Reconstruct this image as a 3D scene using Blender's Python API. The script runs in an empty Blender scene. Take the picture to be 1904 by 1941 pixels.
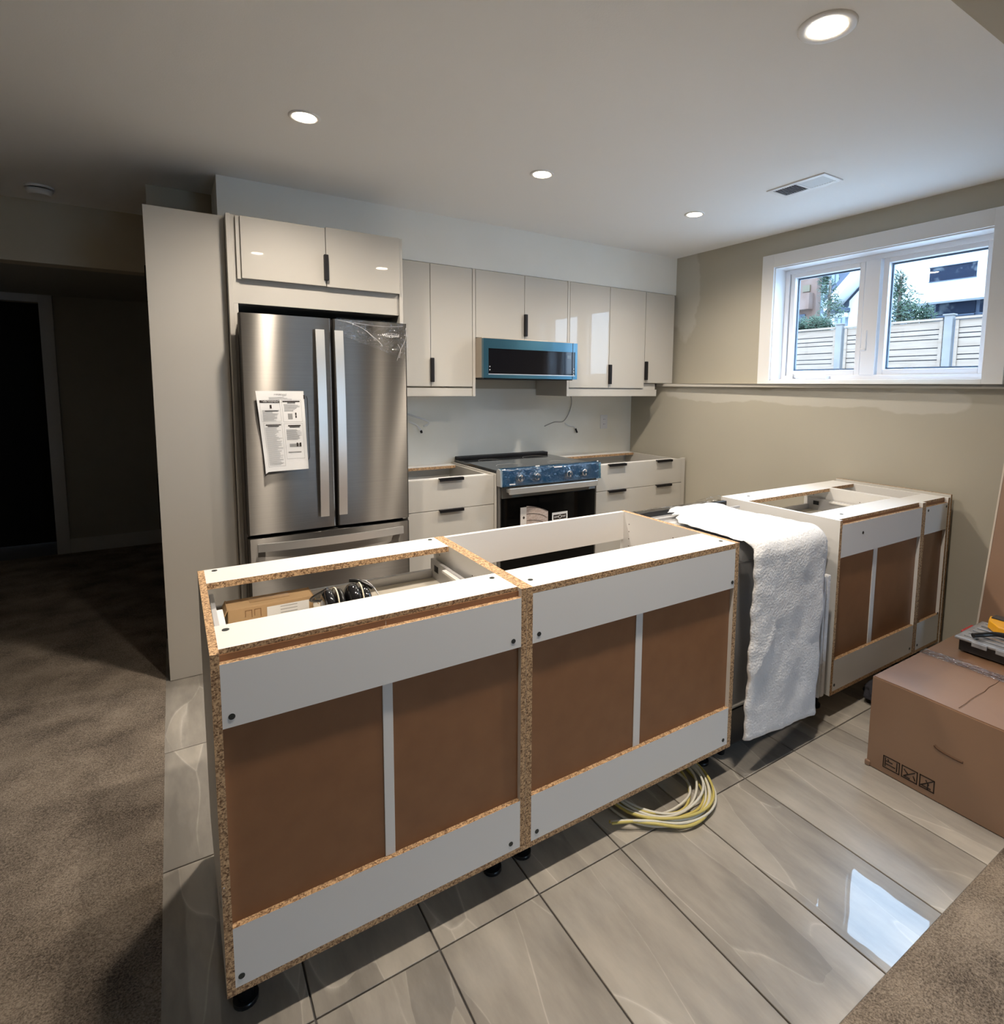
import bpy, bmesh, math, random
from mathutils import Matrix, Vector, noise
random.seed(7)
S = bpy.context.scene
COL = S.collection
PI = math.pi

# ------------------------------------------------------------------ camera
cx, cy, f = 1027.46, 844.61, 1082.11
yaw, pitch, roll = 0.575486, 0.102915, 0.0100295
fw = Vector((math.sin(yaw)*math.cos(pitch), math.cos(yaw)*math.cos(pitch), -math.sin(pitch)))
rt = Vector((math.cos(yaw), -math.sin(yaw), 0)); up = rt.cross(fw)
r2 = rt*math.cos(roll)+up*math.sin(roll); u2 = -rt*math.sin(roll)+up*math.cos(roll)
cd = bpy.data.cameras.new('camera'); cam = bpy.data.objects.new('camera', cd); COL.objects.link(cam)
M = Matrix((r2, u2, -fw)).transposed().to_4x4(); M.translation = Vector((-0.03988, -1.27591, 1.41857))
cam.matrix_world = M
cd.sensor_fit = 'HORIZONTAL'; cd.sensor_width = 36; cd.lens = f*36/1904
cd.shift_x = (952-cx)/1904; cd.shift_y = (cy-970.5)/1904
cd.clip_start = 0.02; cd.clip_end = 200
S.camera = cam

# ------------------------------------------------------------------ view, world, sun
S.view_settings.view_transform = 'Standard'; S.view_settings.look = 'None'
S.view_settings.gamma = 1; S.view_settings.use_curve_mapping = False
S.view_settings.exposure = 0.22
S.cycles.use_denoising = True
S.cycles.sample_clamp_indirect = 8
S.cycles.caustics_reflective = False; S.cycles.caustics_refractive = False
S.cycles.max_bounces = 10; S.cycles.diffuse_bounces = 5; S.cycles.transparent_max_bounces = 12
w = bpy.data.worlds.new('sky'); S.world = w; w.use_nodes = True
nt = w.node_tree; nt.nodes.clear()
wo = nt.nodes.new('ShaderNodeOutputWorld'); bg = nt.nodes.new('ShaderNodeBackground')
tc = nt.nodes.new('ShaderNodeTexCoord'); sx = nt.nodes.new('ShaderNodeSeparateXYZ'); cr = nt.nodes.new('ShaderNodeValToRGB')
nt.links.new(tc.outputs['Generated'], sx.inputs[0]); nt.links.new(sx.outputs['Z'], cr.inputs[0])
# overcast sky: the zenith is about three times as bright as the horizon
cr.color_ramp.elements[0].position = 0.0; cr.color_ramp.elements[0].color = (.22, .28, .35, 1)
cr.color_ramp.elements[1].position = 0.9; cr.color_ramp.elements[1].color = (.48, .72, 1, 1)
nt.links.new(cr.outputs[0], bg.inputs[0]); bg.inputs[1].default_value = 18.0
nt.links.new(bg.outputs[0], wo.inputs[0])
sd = bpy.data.lights.new('sun', 'SUN'); so = bpy.data.objects.new('sun', sd); COL.objects.link(so)
sd.energy = 2; sd.angle = math.radians(6); sd.color = (1, .95, .88)
so.rotation_euler = Vector((1, -.35, -1.0)).to_track_quat('-Z', 'Y').to_euler(); so.location = (-5, 5, 12)

def portal(loc, direction, sx_, sy_):
    d = bpy.data.lights.new('daylight_portal', 'AREA'); o = bpy.data.objects.new('daylight_portal', d); COL.objects.link(o)
    d.shape = 'RECTANGLE'; d.size = sx_; d.size_y = sy_; d.cycles.is_portal = True
    o.location = loc; o.rotation_euler = Vector(direction).to_track_quat('-Z', 'Y').to_euler()
portal((3.60, .55, 1.85), (-1, 0, 0), 1.3, .8)
portal((1.95, -5.1, 1.05), (0, 1, 0), 1.1, 2.1)

# ------------------------------------------------------------------ helpers
def lin(c):
    return tuple((x/255/12.92 if x/255 <= .04045 else ((x/255+.055)/1.055)**2.4) for x in c)+(1,)

def mat(name, col, rough=.5, metal=0, coat=0, spec=.5, bump=None, var=None, **kw):
    m = bpy.data.materials.new(name); m.use_nodes = True
    n = m.node_tree; b = n.nodes['Principled BSDF']
    c = col if len(col) == 4 else tuple(col)+(1,)
    b.inputs['Base Color'].default_value = c
    b.inputs['Roughness'].default_value = rough; b.inputs['Metallic'].default_value = metal
    b.inputs['Coat Weight'].default_value = coat; b.inputs['Coat Roughness'].default_value = kw.get('coat_rough', .03)
    b.inputs['Specular IOR Level'].default_value = spec
    if 'aniso' in kw:
        b.inputs['Anisotropic'].default_value = kw['aniso']; b.inputs['Anisotropic Rotation'].default_value = kw.get('arot', 0)
        t = n.nodes.new('ShaderNodeTangent'); t.direction_type = 'RADIAL'; t.axis = kw.get('taxis', 'Z'); n.links.new(t.outputs[0], b.inputs['Tangent'])
    co = n.nodes.new('ShaderNodeTexCoord')
    def ntex(scale, detail=4, stretch=None, r=.5):
        t = n.nodes.new('ShaderNodeTexNoise'); t.inputs['Scale'].default_value = scale; t.inputs['Detail'].default_value = detail
        t.inputs['Roughness'].default_value = r
        if stretch:
            mp = n.nodes.new('ShaderNodeMapping'); mp.inputs['Scale'].default_value = stretch
            n.links.new(co.outputs['Object'], mp.inputs[0]); n.links.new(mp.outputs[0], t.inputs[0])
        else: n.links.new(co.outputs['Object'], t.inputs[0])
        return t
    if var:   # (scale, colour2, lo, hi[, stretch])
        t = ntex(var[0], 6, var[4] if len(var) > 4 else None)
        r = n.nodes.new('ShaderNodeValToRGB'); r.color_ramp.elements[0].position = var[2]; r.color_ramp.elements[1].position = var[3]
        r.color_ramp.elements[0].color = c; c2 = var[1]; r.color_ramp.elements[1].color = c2 if len(c2) == 4 else tuple(c2)+(1,)
        n.links.new(t.outputs['Fac'], r.inputs[0]); n.links.new(r.outputs[0], b.inputs['Base Color'])
    if bump:  # (scale, strength, distance[, stretch])
        t = ntex(bump[0], 3, bump[3] if len(bump) > 3 else None)
        bp = n.nodes.new('ShaderNodeBump'); bp.inputs['Strength'].default_value = bump[1]; bp.inputs['Distance'].default_value = bump[2]
        n.links.new(t.outputs['Fac'], bp.inputs['Height']); n.links.new(bp.outputs[0], b.inputs['Normal'])
    return m

m_ceil = mat('ceiling_paint', (.84, .85, .86), .9, bump=(180, .15, .002))
m_wall = mat('beige_paint', (.50, .455, .365), .75, var=(1.5, (.53, .485, .39), .3, .7), bump=(220, .1, .001))
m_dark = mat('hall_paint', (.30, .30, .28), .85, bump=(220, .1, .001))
m_prim = mat('primer_white', (.88, .87, .83), .8, var=(2.2, (.84, .83, .78), .4, .75), bump=(200, .1, .001))
m_trim = mat('white_trim', (.78, .78, .78), .4, bump=(60, .05, .001))
m_vinyl = mat('white_vinyl', (.80, .80, .82), .3, bump=(60, .03, .001))
m_cab = mat('gloss_offwhite', (.50, .478, .437), .5, spec=.25, coat=.8, coat_rough=.02, bump=(6, .006, .01))
m_cab2 = mat('cabinet_side', (.52, .497, .455), .42, bump=(300, .04, .0005))
m_lam = mat('white_laminate', (.75, .74, .72), .42, bump=(500, .05, .0004))
m_black = mat('black_metal', (.007, .006, .007), .5, spec=.3, bump=(200, .05, .0005))
m_blkgloss = mat('black_glass', (.003, .003, .003), .05, spec=.15, bump=(3, .01, .001))
m_blkplastic = mat('black_plastic', (.012, .012, .013), .3, bump=(80, .05, .001))
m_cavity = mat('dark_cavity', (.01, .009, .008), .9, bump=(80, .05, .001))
def steel_mat(name, col, rough, an):
    # horizontally brushed sheet: reflections stretch into vertical streaks
    m = bpy.data.materials.new(name); m.use_nodes = True; n = m.node_tree; n.nodes.clear(); L = n.links.new
    o = n.nodes.new('ShaderNodeOutputMaterial'); g = n.nodes.new('ShaderNodeBsdfAnisotropic')
    g.inputs['Roughness'].default_value = rough; g.inputs['Anisotropy'].default_value = an
    t = n.nodes.new('ShaderNodeTangent'); t.direction_type = 'RADIAL'; t.axis = 'Z'; L(t.outputs[0], g.inputs['Tangent'])
    co = n.nodes.new('ShaderNodeTexCoord'); mp = n.nodes.new('ShaderNodeMapping'); mp.inputs['Scale'].default_value = (3, 3, 700); L(co.outputs['Object'], mp.inputs[0])
    ns = n.nodes.new('ShaderNodeTexNoise'); ns.inputs['Scale'].default_value = 1; ns.inputs['Detail'].default_value = 3; L(mp.outputs[0], ns.inputs[0])
    r_ = n.nodes.new('ShaderNodeValToRGB'); e = r_.color_ramp.elements; e[0].position = .3; e[0].color = tuple(x*.88 for x in col)+(1,); e[1].position = .7; e[1].color = tuple(col)+(1,)
    L(ns.outputs['Fac'], r_.inputs[0]); L(r_.outputs[0], g.inputs['Color'])
    d = n.nodes.new('ShaderNodeBsdfDiffuse'); L(r_.outputs[0], d.inputs[0]); mx = n.nodes.new('ShaderNodeMixShader'); mx.inputs[0].default_value = .14
    L(g.outputs[0], mx.inputs[1]); L(d.outputs[0], mx.inputs[2]); L(mx.outputs[0], o.inputs[0]); return m
m_steel = steel_mat('brushed_steel', (.185, .175, .162), .32, .76)
m_steelp = mat('polished_steel', (.68, .68, .67), .34, .75, aniso=.5, bump=(1.0, .01, .001, (4, 4, 500)))
m_tub = mat('stainless_tub', (.74, .74, .75), .22, .6, coat=.6, bump=(7, .25, .01))
m_hard = mat('brown_hardboard', (.265, .128, .060), .42, spec=.35, var=(14, (.235, .112, .053), .35, .7), bump=(150, .08, .001))
m_card = mat('cardboard', (.25, .135, .072), .44, spec=1.0, coat=1.0, coat_rough=.28, var=(5, (.225, .12, .064), .3, .7), bump=(1.5, .15, .002, (1, 60, 60)))
m_card2 = mat('cardboard_tan', (.50, .33, .17), .7, var=(8, (.45, .29, .145), .3, .7), bump=(40, .1, .001))
m_ink = mat('black_ink', (.02, .012, .008), .7, bump=(100, .02, .001))
m_grey = mat('grey_ink', (.30, .30, .30), .8, bump=(100, .02, .001))
m_paper = mat('white_paper', (.78, .78, .78), .8, bump=(14, .25, .004))
m_grout = mat('grout', (.13, .125, .12), .9, bump=(150, .2, .002))
m_felt = mat('white_felt', (.80, .80, .81), .95, var=(9, (.70, .70, .71), .40, .75), bump=(120, .8, .005))
m_yell = mat('cable_yellow', (.62, .52, .16), .45, bump=(60, .05, .001))
m_wcab = mat('cable_white', (.72, .70, .62), .45, bump=(60, .05, .001))
m_fence = mat('cedar_board', (.175, .130, .098), .8, var=(2.5, (.13, .088, .06), .35, .8, (1, 1, 12)), bump=(30, .2, .004))
m_fpost = mat('grey_post', (.10, .09, .088), .8, var=(4, (.125, .115, .105), .3, .7), bump=(30, .2, .004))
m_whouse = mat('white_stucco', (.40, .41, .42), .8, bump=(30, .1, .002))
m_gsiding = mat('grey_siding', (.15, .19, .22), .7, bump=(30, .1, .002))
m_brown = mat('brown_cladding', (.075, .038, .024), .8, var=(1.4, (.10, .062, .048), .4, .6), bump=(10, .3, .01))
m_roof = mat('grey_roof', (.025, .036, .06), .7, bump=(20, .4, .01))
m_extglass = mat('far_window_glass', (.006, .01, .02), .3, spec=.05, var=(3.5, (.05, .06, .07), .52, .7), bump=(3, .1, .01))
m_leaf = mat('leaf_green', (.016, .03, .018), .7, spec=.1, var=(2, (.05, .07, .045), .4, .7), bump=(30, .2, .004))
m_bark = mat('bark', (.12, .09, .07), .9, bump=(30, .5, .01))
m_grass = mat('yard_ground', (.34, .34, .33), .95, bump=(30, .5, .02))
m_plastgrey = mat('translucent_grey', (.27, .275, .29), .3, coat=.3, var=(30, (.17, .175, .19), .4, .7), bump=(60, .15, .002))
m_ytool = mat('yellow_plastic', (.75, .36, .02), .35, bump=(60, .1, .001))
m_red = mat('red_plastic', (.45, .03, .03), .35, bump=(60, .1, .001))
m_greymetal = mat('grey_drawer_metal', (.55, .55, .56), .35, .3, bump=(100, .03, .001))
m_maple = mat('drawer_bottom', (.72, .68, .60), .4, var=(3, (.68, .63, .54), .3, .7, (1, 14, 1)), bump=(60, .03, .001))
m_fabric = mat('dark_grey_cloth', (.03, .03, .04), .95, bump=(200, .5, .003))
m_screw = mat('dark_screw', (.07, .08, .08), .35, .8, bump=(100, .3, .001))
m_gap = mat('unpainted_gap', (.09, .06, .045), .9, bump=(100, .1, .001))

def chip(name, c1, c2):
    m = bpy.data.materials.new(name); m.use_nodes = True; n = m.node_tree; b = n.nodes['Principled BSDF']
    co = n.nodes.new('ShaderNodeTexCoord')
    v = n.nodes.new('ShaderNodeTexVoronoi'); v.inputs['Scale'].default_value = 330; v.inputs['Randomness'].default_value = 1
    t = n.nodes.new('ShaderNodeTexNoise'); t.inputs['Scale'].default_value = 130; t.inputs['Detail'].default_value = 4
    n.links.new(co.outputs['Object'], v.inputs[0]); n.links.new(co.outputs['Object'], t.inputs[0])
    sp = n.nodes.new('ShaderNodeSeparateColor'); n.links.new(v.outputs['Color'], sp.inputs[0])
    mx = n.nodes.new('ShaderNodeMath'); mx.operation = 'MULTIPLY_ADD'; mx.inputs[1].default_value = .5
    n.links.new(sp.outputs[0], mx.inputs[0]); n.links.new(t.outputs['Fac'], mx.inputs[2])
    r = n.nodes.new('ShaderNodeValToRGB'); e = r.color_ramp.elements
    e[0].position = .48; e[0].color = c2; e[1].position = .95; e[1].color = c1
    n.links.new(mx.outputs[0], r.inputs[0]); n.links.new(r.outputs[0], b.inputs['Base Color'])
    bp = n.nodes.new('ShaderNodeBump'); bp.inputs['Strength'].default_value = .6; bp.inputs['Distance'].default_value = .001
    n.links.new(mx.outputs[0], bp.inputs['Height']); n.links.new(bp.outputs[0], b.inputs['Normal'])
    b.inputs['Roughness'].default_value = .85
    return m
m_chip = chip('particleboard', (.64, .42, .23, 1), (.15, .075, .035, 1))

def tile_mat():
    m = bpy.data.materials.new('polished_tile'); m.use_nodes = True; n = m.node_tree; b = n.nodes['Principled BSDF']; L = n.links.new
    co = n.nodes.new('ShaderNodeTexCoord'); oi = n.nodes.new('ShaderNodeObjectInfo')
    add = n.nodes.new('ShaderNodeVectorMath'); add.operation = 'ADD'
    sc = n.nodes.new('ShaderNodeVectorMath'); sc.operation = 'SCALE'; sc.inputs['Scale'].default_value = 37.0
    cmb = n.nodes.new('ShaderNodeCombineXYZ'); L(oi.outputs['Random'], cmb.inputs[0]); L(oi.outputs['Random'], cmb.inputs[2])
    L(cmb.outputs[0], sc.inputs[0]); L(co.outputs['Object'], add.inputs[0]); L(sc.outputs[0], add.inputs[1])
    mp = n.nodes.new('ShaderNodeMapping'); mp.inputs['Rotation'].default_value = (0, 0, .55); mp.inputs['Scale'].default_value = (2.9, .75, 1); L(add.outputs[0], mp.inputs[0])
    t = n.nodes.new('ShaderNodeTexNoise'); t.inputs['Scale'].default_value = 1.0; t.inputs['Detail'].default_value = 2; t.inputs['Distortion'].default_value = .35; L(mp.outputs[0], t.inputs[0])
    # creased-stone look: stretched cells whose borders carry fading pale veins
    wv = n.nodes.new('ShaderNodeVectorMath'); wv.operation = 'SCALE'; wv.inputs['Scale'].default_value = .55; L(t.outputs['Color'], wv.inputs[0])
    wa = n.nodes.new('ShaderNodeVectorMath'); wa.operation = 'ADD'; L(mp.outputs[0], wa.inputs[0]); L(wv.outputs[0], wa.inputs[1])
    vo = n.nodes.new('ShaderNodeTexVoronoi'); vo.feature = 'DISTANCE_TO_EDGE'; vo.inputs['Scale'].default_value = 1.9; L(wa.outputs[0], vo.inputs[0])
    vc = n.nodes.new('ShaderNodeTexVoronoi'); vc.inputs['Scale'].default_value = 1.9; L(wa.outputs[0], vc.inputs[0])
    vr = n.nodes.new('ShaderNodeValToRGB'); vr.color_ramp.elements[0].position = 0; vr.color_ramp.elements[0].color = (1, 1, 1, 1); vr.color_ramp.elements[1].position = .016; vr.color_ramp.elements[1].color = (0, 0, 0, 1)
    em_ = vr.color_ramp.elements.new(.005); em_.color = (.35, .35, .35, 1)
    L(vo.outputs['Distance'], vr.inputs[0])
    t2 = n.nodes.new('ShaderNodeTexNoise'); t2.inputs['Scale'].default_value = 3.3; t2.inputs['Detail'].default_value = 6; t2.inputs['Roughness'].default_value = .6; L(mp.outputs[0], t2.inputs[0])
    sc_ = n.nodes.new('ShaderNodeSeparateColor'); L(vc.outputs['Color'], sc_.inputs[0])
    mz = n.nodes.new('ShaderNodeMath'); mz.operation = 'MULTIPLY_ADD'; mz.inputs[1].default_value = .28; L(sc_.outputs[0], mz.inputs[0]); L(t2.outputs['Fac'], mz.inputs[2])
    r2_ = n.nodes.new('ShaderNodeValToRGB'); e = r2_.color_ramp.elements
    e[0].position = .40; e[0].color = (.25, .23, .205, 1); e[1].position = .88; e[1].color = (.50, .46, .40, 1); L(mz.outputs[0], r2_.inputs[0])
    mx = n.nodes.new('ShaderNodeMix'); mx.data_type = 'RGBA'; mx.inputs[7].default_value = (.66, .62, .56, 1)
    fd = n.nodes.new('ShaderNodeMapRange'); fd.inputs[1].default_value = .42; fd.inputs[2].default_value = .66; L(t2.outputs['Fac'], fd.inputs[0])
    fm = n.nodes.new('ShaderNodeMath'); fm.operation = 'MULTIPLY'; L(vr.outputs[0], fm.inputs[0]); L(fd.outputs[0], fm.inputs[1])
    L(fm.outputs[0], mx.inputs[0]); L(r2_.outputs[0], mx.inputs[6]); L(mx.outputs[2], b.inputs['Base Color'])
    b.inputs['Roughness'].default_value = .32; b.inputs['Coat Weight'].default_value = .62; b.inputs['Coat Roughness'].default_value = .012
    t3 = n.nodes.new('ShaderNodeTexNoise'); t3.inputs['Scale'].default_value = 5; L(add.outputs[0], t3.inputs[0])
    bp = n.nodes.new('ShaderNodeBump'); bp.inputs['Strength'].default_value = .04; bp.inputs['Distance'].default_value = .01
    L(t3.outputs['Fac'], bp.inputs['Height']); L(bp.outputs[0], b.inputs['Coat Normal'])
    return m
m_tile = tile_mat()

def carpet_mat():
    m = bpy.data.materials.new('carpet_pile'); m.use_nodes = True; n = m.node_tree; b = n.nodes['Principled BSDF']; L = n.links.new
    co = n.nodes.new('ShaderNodeTexCoord')
    a = n.nodes.new('ShaderNodeTexNoise'); a.inputs['Scale'].default_value = 210; a.inputs['Detail'].default_value = 4; a.inputs['Roughness'].default_value = .7; L(co.outputs['Object'], a.inputs[0])
    c = n.nodes.new('ShaderNodeTexNoise'); c.inputs['Scale'].default_value = 5; c.inputs['Detail'].default_value = 5; L(co.outputs['Object'], c.inputs[0])
    ml = n.nodes.new('ShaderNodeMath'); ml.operation = 'MULTIPLY_ADD'; ml.inputs[1].default_value = .55; L(c.outputs['Fac'], ml.inputs[0]); L(a.outputs['Fac'], ml.inputs[2])
    r = n.nodes.new('ShaderNodeValToRGB'); e = r.color_ramp.elements; e[0].position = .60; e[0].color = (.085, .063, .046, 1); e[1].position = .95; e[1].color = (.46, .375, .29, 1)
    L(ml.outputs[0], r.inputs[0]); L(r.outputs[0], b.inputs['Base Color'])
    bp = n.nodes.new('ShaderNodeBump'); bp.inputs['Strength'].default_value = 1; bp.inputs['Distance'].default_value = .008; L(ml.outputs[0], bp.inputs['Height']); L(bp.outputs[0], b.inputs['Normal'])
    b.inputs['Roughness'].default_value = 1; b.inputs['Specular IOR Level'].default_value = .05; b.inputs['Sheen Weight'].default_value = .1
    return m
m_carpet = carpet_mat()

def glass_mat(name, tint=(1, 1, 1, 1), refl=.12, rough=0.0):
    m = bpy.data.materials.new(name); m.use_nodes = True; n = m.node_tree; n.nodes.clear(); L = n.links.new
    o = n.nodes.new('ShaderNodeOutputMaterial'); t = n.nodes.new('ShaderNodeBsdfTransparent'); t.inputs[0].default_value = tint
    g = n.nodes.new('ShaderNodeBsdfGlossy'); g.inputs['Roughness'].default_value = rough
    fr = n.nodes.new('ShaderNodeFresnel'); fr.inputs[0].default_value = 1.45
    mu = n.nodes.new('ShaderNodeMath'); mu.operation = 'MAXIMUM'; mu.inputs[1].default_value = refl*.4; L(fr.outputs[0], mu.inputs[0])
    ge = n.nodes.new('ShaderNodeNewGeometry'); iv = n.nodes.new('ShaderNodeMath'); iv.operation = 'SUBTRACT'; iv.inputs[0].default_value = 1; L(ge.outputs['Backfacing'], iv.inputs[1])
    m2 = n.nodes.new('ShaderNodeMath'); m2.operation = 'MULTIPLY'; L(mu.outputs[0], m2.inputs[0]); L(iv.outputs[0], m2.inputs[1]); mu = m2
    mx = n.nodes.new('ShaderNodeMixShader'); L(mu.outputs[0], mx.inputs[0]); L(t.outputs[0], mx.inputs[1]); L(g.outputs[0], mx.inputs[2]); L(mx.outputs[0], o.inputs[0])
    return m
m_glass = glass_mat('window_glass', (.96, .98, 1, 1))

def film_mat(name, tint, refl, rough, bs, bd):
    m = glass_mat(name, tint, refl, rough); n = m.node_tree
    co = n.nodes.new('ShaderNodeTexCoord'); t = n.nodes.new('ShaderNodeTexNoise'); t.inputs['Scale'].default_value = bs; t.inputs['Detail'].default_value = 3; t.inputs['Distortion'].default_value = 1.5
    bp = n.nodes.new('ShaderNodeBump'); bp.inputs['Strength'].default_value = 1; bp.inputs['Distance'].default_value = bd
    n.links.new(co.outputs['Object'], t.inputs[0]); n.links.new(t.outputs['Fac'], bp.inputs['Height'])
    for x in n.nodes:
        if x.type in ('BSDF_GLOSSY', 'FRESNEL'): n.links.new(bp.outputs[0], x.inputs['Normal'])
    return m
m_film = film_mat('clear_film', (.97, .97, .97, 1), .2, .12, 14, .02)
m_tape = film_mat('clear_tape', (.80, .80, .82, 1), .9, .16, 50, .02)
m_bluef = film_mat('blue_film', (.10, .32, .50, 1), .3, .15, 22, .012)
m_bluesteel = mat('blue_filmed_steel', (.055, .165, .24), .3, .8, aniso=.8, arot=.25, coat=.5, coat_rough=.1, bump=(5, .15, .01))
m_reflgls = mat('microwave_glass', (.004, .004, .006), .05, bump=(2, .02, .003))

def emit(name, col, s):
    m = bpy.data.materials.new(name); m.use_nodes = True; n = m.node_tree; n.nodes.clear()
    o = n.nodes.new('ShaderNodeOutputMaterial'); e = n.nodes.new('ShaderNodeEmission'); e.inputs[0].default_value = col; e.inputs[1].default_value = s
    n.links.new(e.outputs[0], o.inputs[0]); return m
m_bulb = emit('lamp_glow', (1, .84, .62, 1), 40)

def bx(bm, x0, x1, y0, y1, z0, z1, mi=0, rot=None, piv=None, faces=None):
    """box; faces: axis letter whose faces take material 0, all others take 1"""
    r = bmesh.ops.create_cube(bm, size=1)
    vs = r['verts']
    c = Vector(((x0+x1)/2, (y0+y1)/2, (z0+z1)/2)); s = Vector((abs(x1-x0), abs(y1-y0), abs(z1-z0)))
    fs = {fa for v in vs for fa in v.link_faces}
    for fa in fs:
        fa.material_index = mi
        if faces:
            nrm = fa.normal; ax = 'xyz'[max(range(3), key=lambda i: abs(nrm[i]))]
            fa.material_index = 0 if ax in faces else 1
    for v in vs:
        v.co = Vector((v.co.x*s.x, v.co.y*s.y, v.co.z*s.z))+c
        if rot is not None: v.co = rot @ (v.co-piv)+piv
    return vs

def cyl(bm, p0, p1, r, seg=12, mi=0, r1=None):
    p0, p1 = Vector(p0), Vector(p1); d = p1-p0; L = d.length
    g = bmesh.ops.create_cone(bm, cap_ends=True, segments=seg, radius1=r, radius2=r if r1 is None else r1, depth=L)
    q = d.to_track_quat('Z', 'Y').to_matrix(); mid = (p0+p1)/2
    for v in g['verts']: v.co = q @ v.co+mid
    for fa in {fa for v in g['verts'] for fa in v.link_faces}: fa.material_index = mi; fa.smooth = len(fa.verts) == 4
    return g['verts']

def tube(bm, pts, r, seg=6, mi=0):
    pts = [Vector(p) for p in pts]; rings = []
    nrm = None
    for i, p in enumerate(pts):
        t = (pts[min(i+1, len(pts)-1)]-pts[max(i-1, 0)]).normalized()
        if nrm is None: nrm = t.orthogonal().normalized()
        nrm = (nrm-t*nrm.dot(t)).normalized(); bn = t.cross(nrm)
        rings.append([bm.verts.new(p+r*(math.cos(2*PI*k/seg)*nrm+math.sin(2*PI*k/seg)*bn)) for k in range(seg)])
    for a, b in zip(rings, rings[1:]):
        for k in range(seg):
            fa = bm.faces.new((a[k], a[(k+1) % seg], b[(k+1) % seg], b[k])); fa.smooth = True; fa.material_index = mi
    for rr in (rings[0][::-1], rings[-1]): bm.faces.new(rr).material_index = mi

def smooth_path(pts, n=8):
    P = [Vector(p) for p in pts]; out = []
    for i in range(len(P)-1):
        a, b, c, d = P[max(i-1, 0)], P[i], P[i+1], P[min(i+2, len(P)-1)]
        for k in range(n):
            t = k/n
            out.append(.5*((2*b)+(-a+c)*t+(2*a-5*b+4*c-d)*t*t+(-a+3*b-3*c+d)*t**3))
    out.append(P[-1]); return out

def obj(name, bm, mats, parent=None, bevel=0, seg=2, kind=None, smooth=False):
    if bevel: bmesh.ops.bevel(bm, geom=list(bm.edges), offset=bevel, segments=seg, affect='EDGES', profile=.5, clamp_overlap=True)
    if smooth:
        for fa in bm.faces: fa.smooth = True
    if parent is not None:
        org = Vector(parent.get('_o', (0, 0, 0)))
        if org.length: bmesh.ops.translate(bm, verts=bm.verts, vec=-org)
    bm.normal_update()
    me = bpy.data.meshes.new(name); bm.to_mesh(me); bm.free()
    for m in (mats if isinstance(mats, (list, tuple)) else [mats]): me.materials.append(m)
    o = bpy.data.objects.new(name, me); COL.objects.link(o)
    if parent is not None:
        o.parent = parent
        o['_o'] = tuple(Vector(parent.get('_o', (0, 0, 0))))
    if kind: o['kind'] = kind
    return o

def thing(name, label, cat, loc=(0, 0, 0), group=None, kind=None):
    o = bpy.data.objects.new(name, None); COL.objects.link(o); o.location = loc; o['_o'] = tuple(loc); o.empty_display_size = .1
    if label: o['label'] = label
    if cat: o['category'] = cat
    if group: o['group'] = group
    if kind: o['kind'] = kind
    return o

def tag(o, label, cat, group=None):
    o['label'] = label; o['category'] = cat
    if group: o['group'] = group
    return o

def box(name, b, m, parent=None, bevel=0, faces=None, kind=None, label=None):
    bm = bmesh.new(); bx(bm, *b, faces=faces)
    o = obj(name, bm, m, parent, bevel, kind=kind)
    if label: o['label'] = label
    return o

def text(name, s, size, origin, right, upv, m, parent, sx_=1.0, ext=.0003, align='CENTER'):
    cu = bpy.data.curves.new(name, 'FONT'); cu.body = s; cu.size = size; cu.extrude = ext; cu.align_x = align; cu.align_y = 'CENTER'; cu.resolution_u = 2
    t = bpy.data.objects.new(name, cu); COL.objects.link(t)
    me = bpy.data.meshes.new_from_object(t); bpy.data.objects.remove(t)
    R_ = Vector(right).normalized(); U = Vector(upv).normalized(); N = R_.cross(U)
    org = Vector(parent.get('_o', (0, 0, 0)))
    for v in me.vertices: v.co = Vector(origin)+R_*v.co.x*sx_+U*v.co.y+N*v.co.z-org
    me.materials.clear(); me.materials.append(m)
    o = bpy.data.objects.new(name, me); COL.objects.link(o); o.parent = parent; o['_o'] = tuple(org)
    return o

# ------------------------------------------------------------------ room shell
XR, YB, ZC = 3.38, 2.42, 2.438
XL, YN, YF = -3.2, -5.0, 4.75
def lowx(y): return 3.335-.030*y          # face of the thicker lower right wall

floor = box('floor', (XL, 3.6, YN-.1, YF+.6, -.15, -.006), m_grout, kind='structure')
# polished tiles
tx = [-.1325+.2985*k for k in range(0, 12)]; tx = [x for x in tx if x < 3.3]+[3.3]
ty = [-.69, -.048, .594, 1.236, 1.878, 2.42]
cache = {}
for i in range(len(tx)-1):
    for j in range(len(ty)-1):
        wx, wy = round(tx[i+1]-tx[i], 4), round(ty[j+1]-ty[j], 4)
        g = .0022
        if (wx, wy) not in cache:
            bm = bmesh.new(); bx(bm, -wx/2+g, wx/2-g, -wy/2+g, wy/2-g, -.008, 0)
            bmesh.ops.bevel(bm, geom=[e for e in bm.edges if all(v.co.z > -.001 for v in e.verts)], offset=.0012, segments=1, affect='EDGES')
            me = bpy.data.meshes.new('tile'); bm.to_mesh(me); bm.free(); me.materials.append(m_tile); cache[(wx, wy)] = me
        o = bpy.data.objects.new('tile', cache[(wx, wy)]); COL.objects.link(o); o.parent = floor
        o.location = ((tx[i]+tx[i+1])/2, (ty[j]+ty[j+1])/2, 0)
        o.rotation_euler = (random.uniform(-.0006, .0006), random.uniform(-.0006, .0006), 0)
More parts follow.
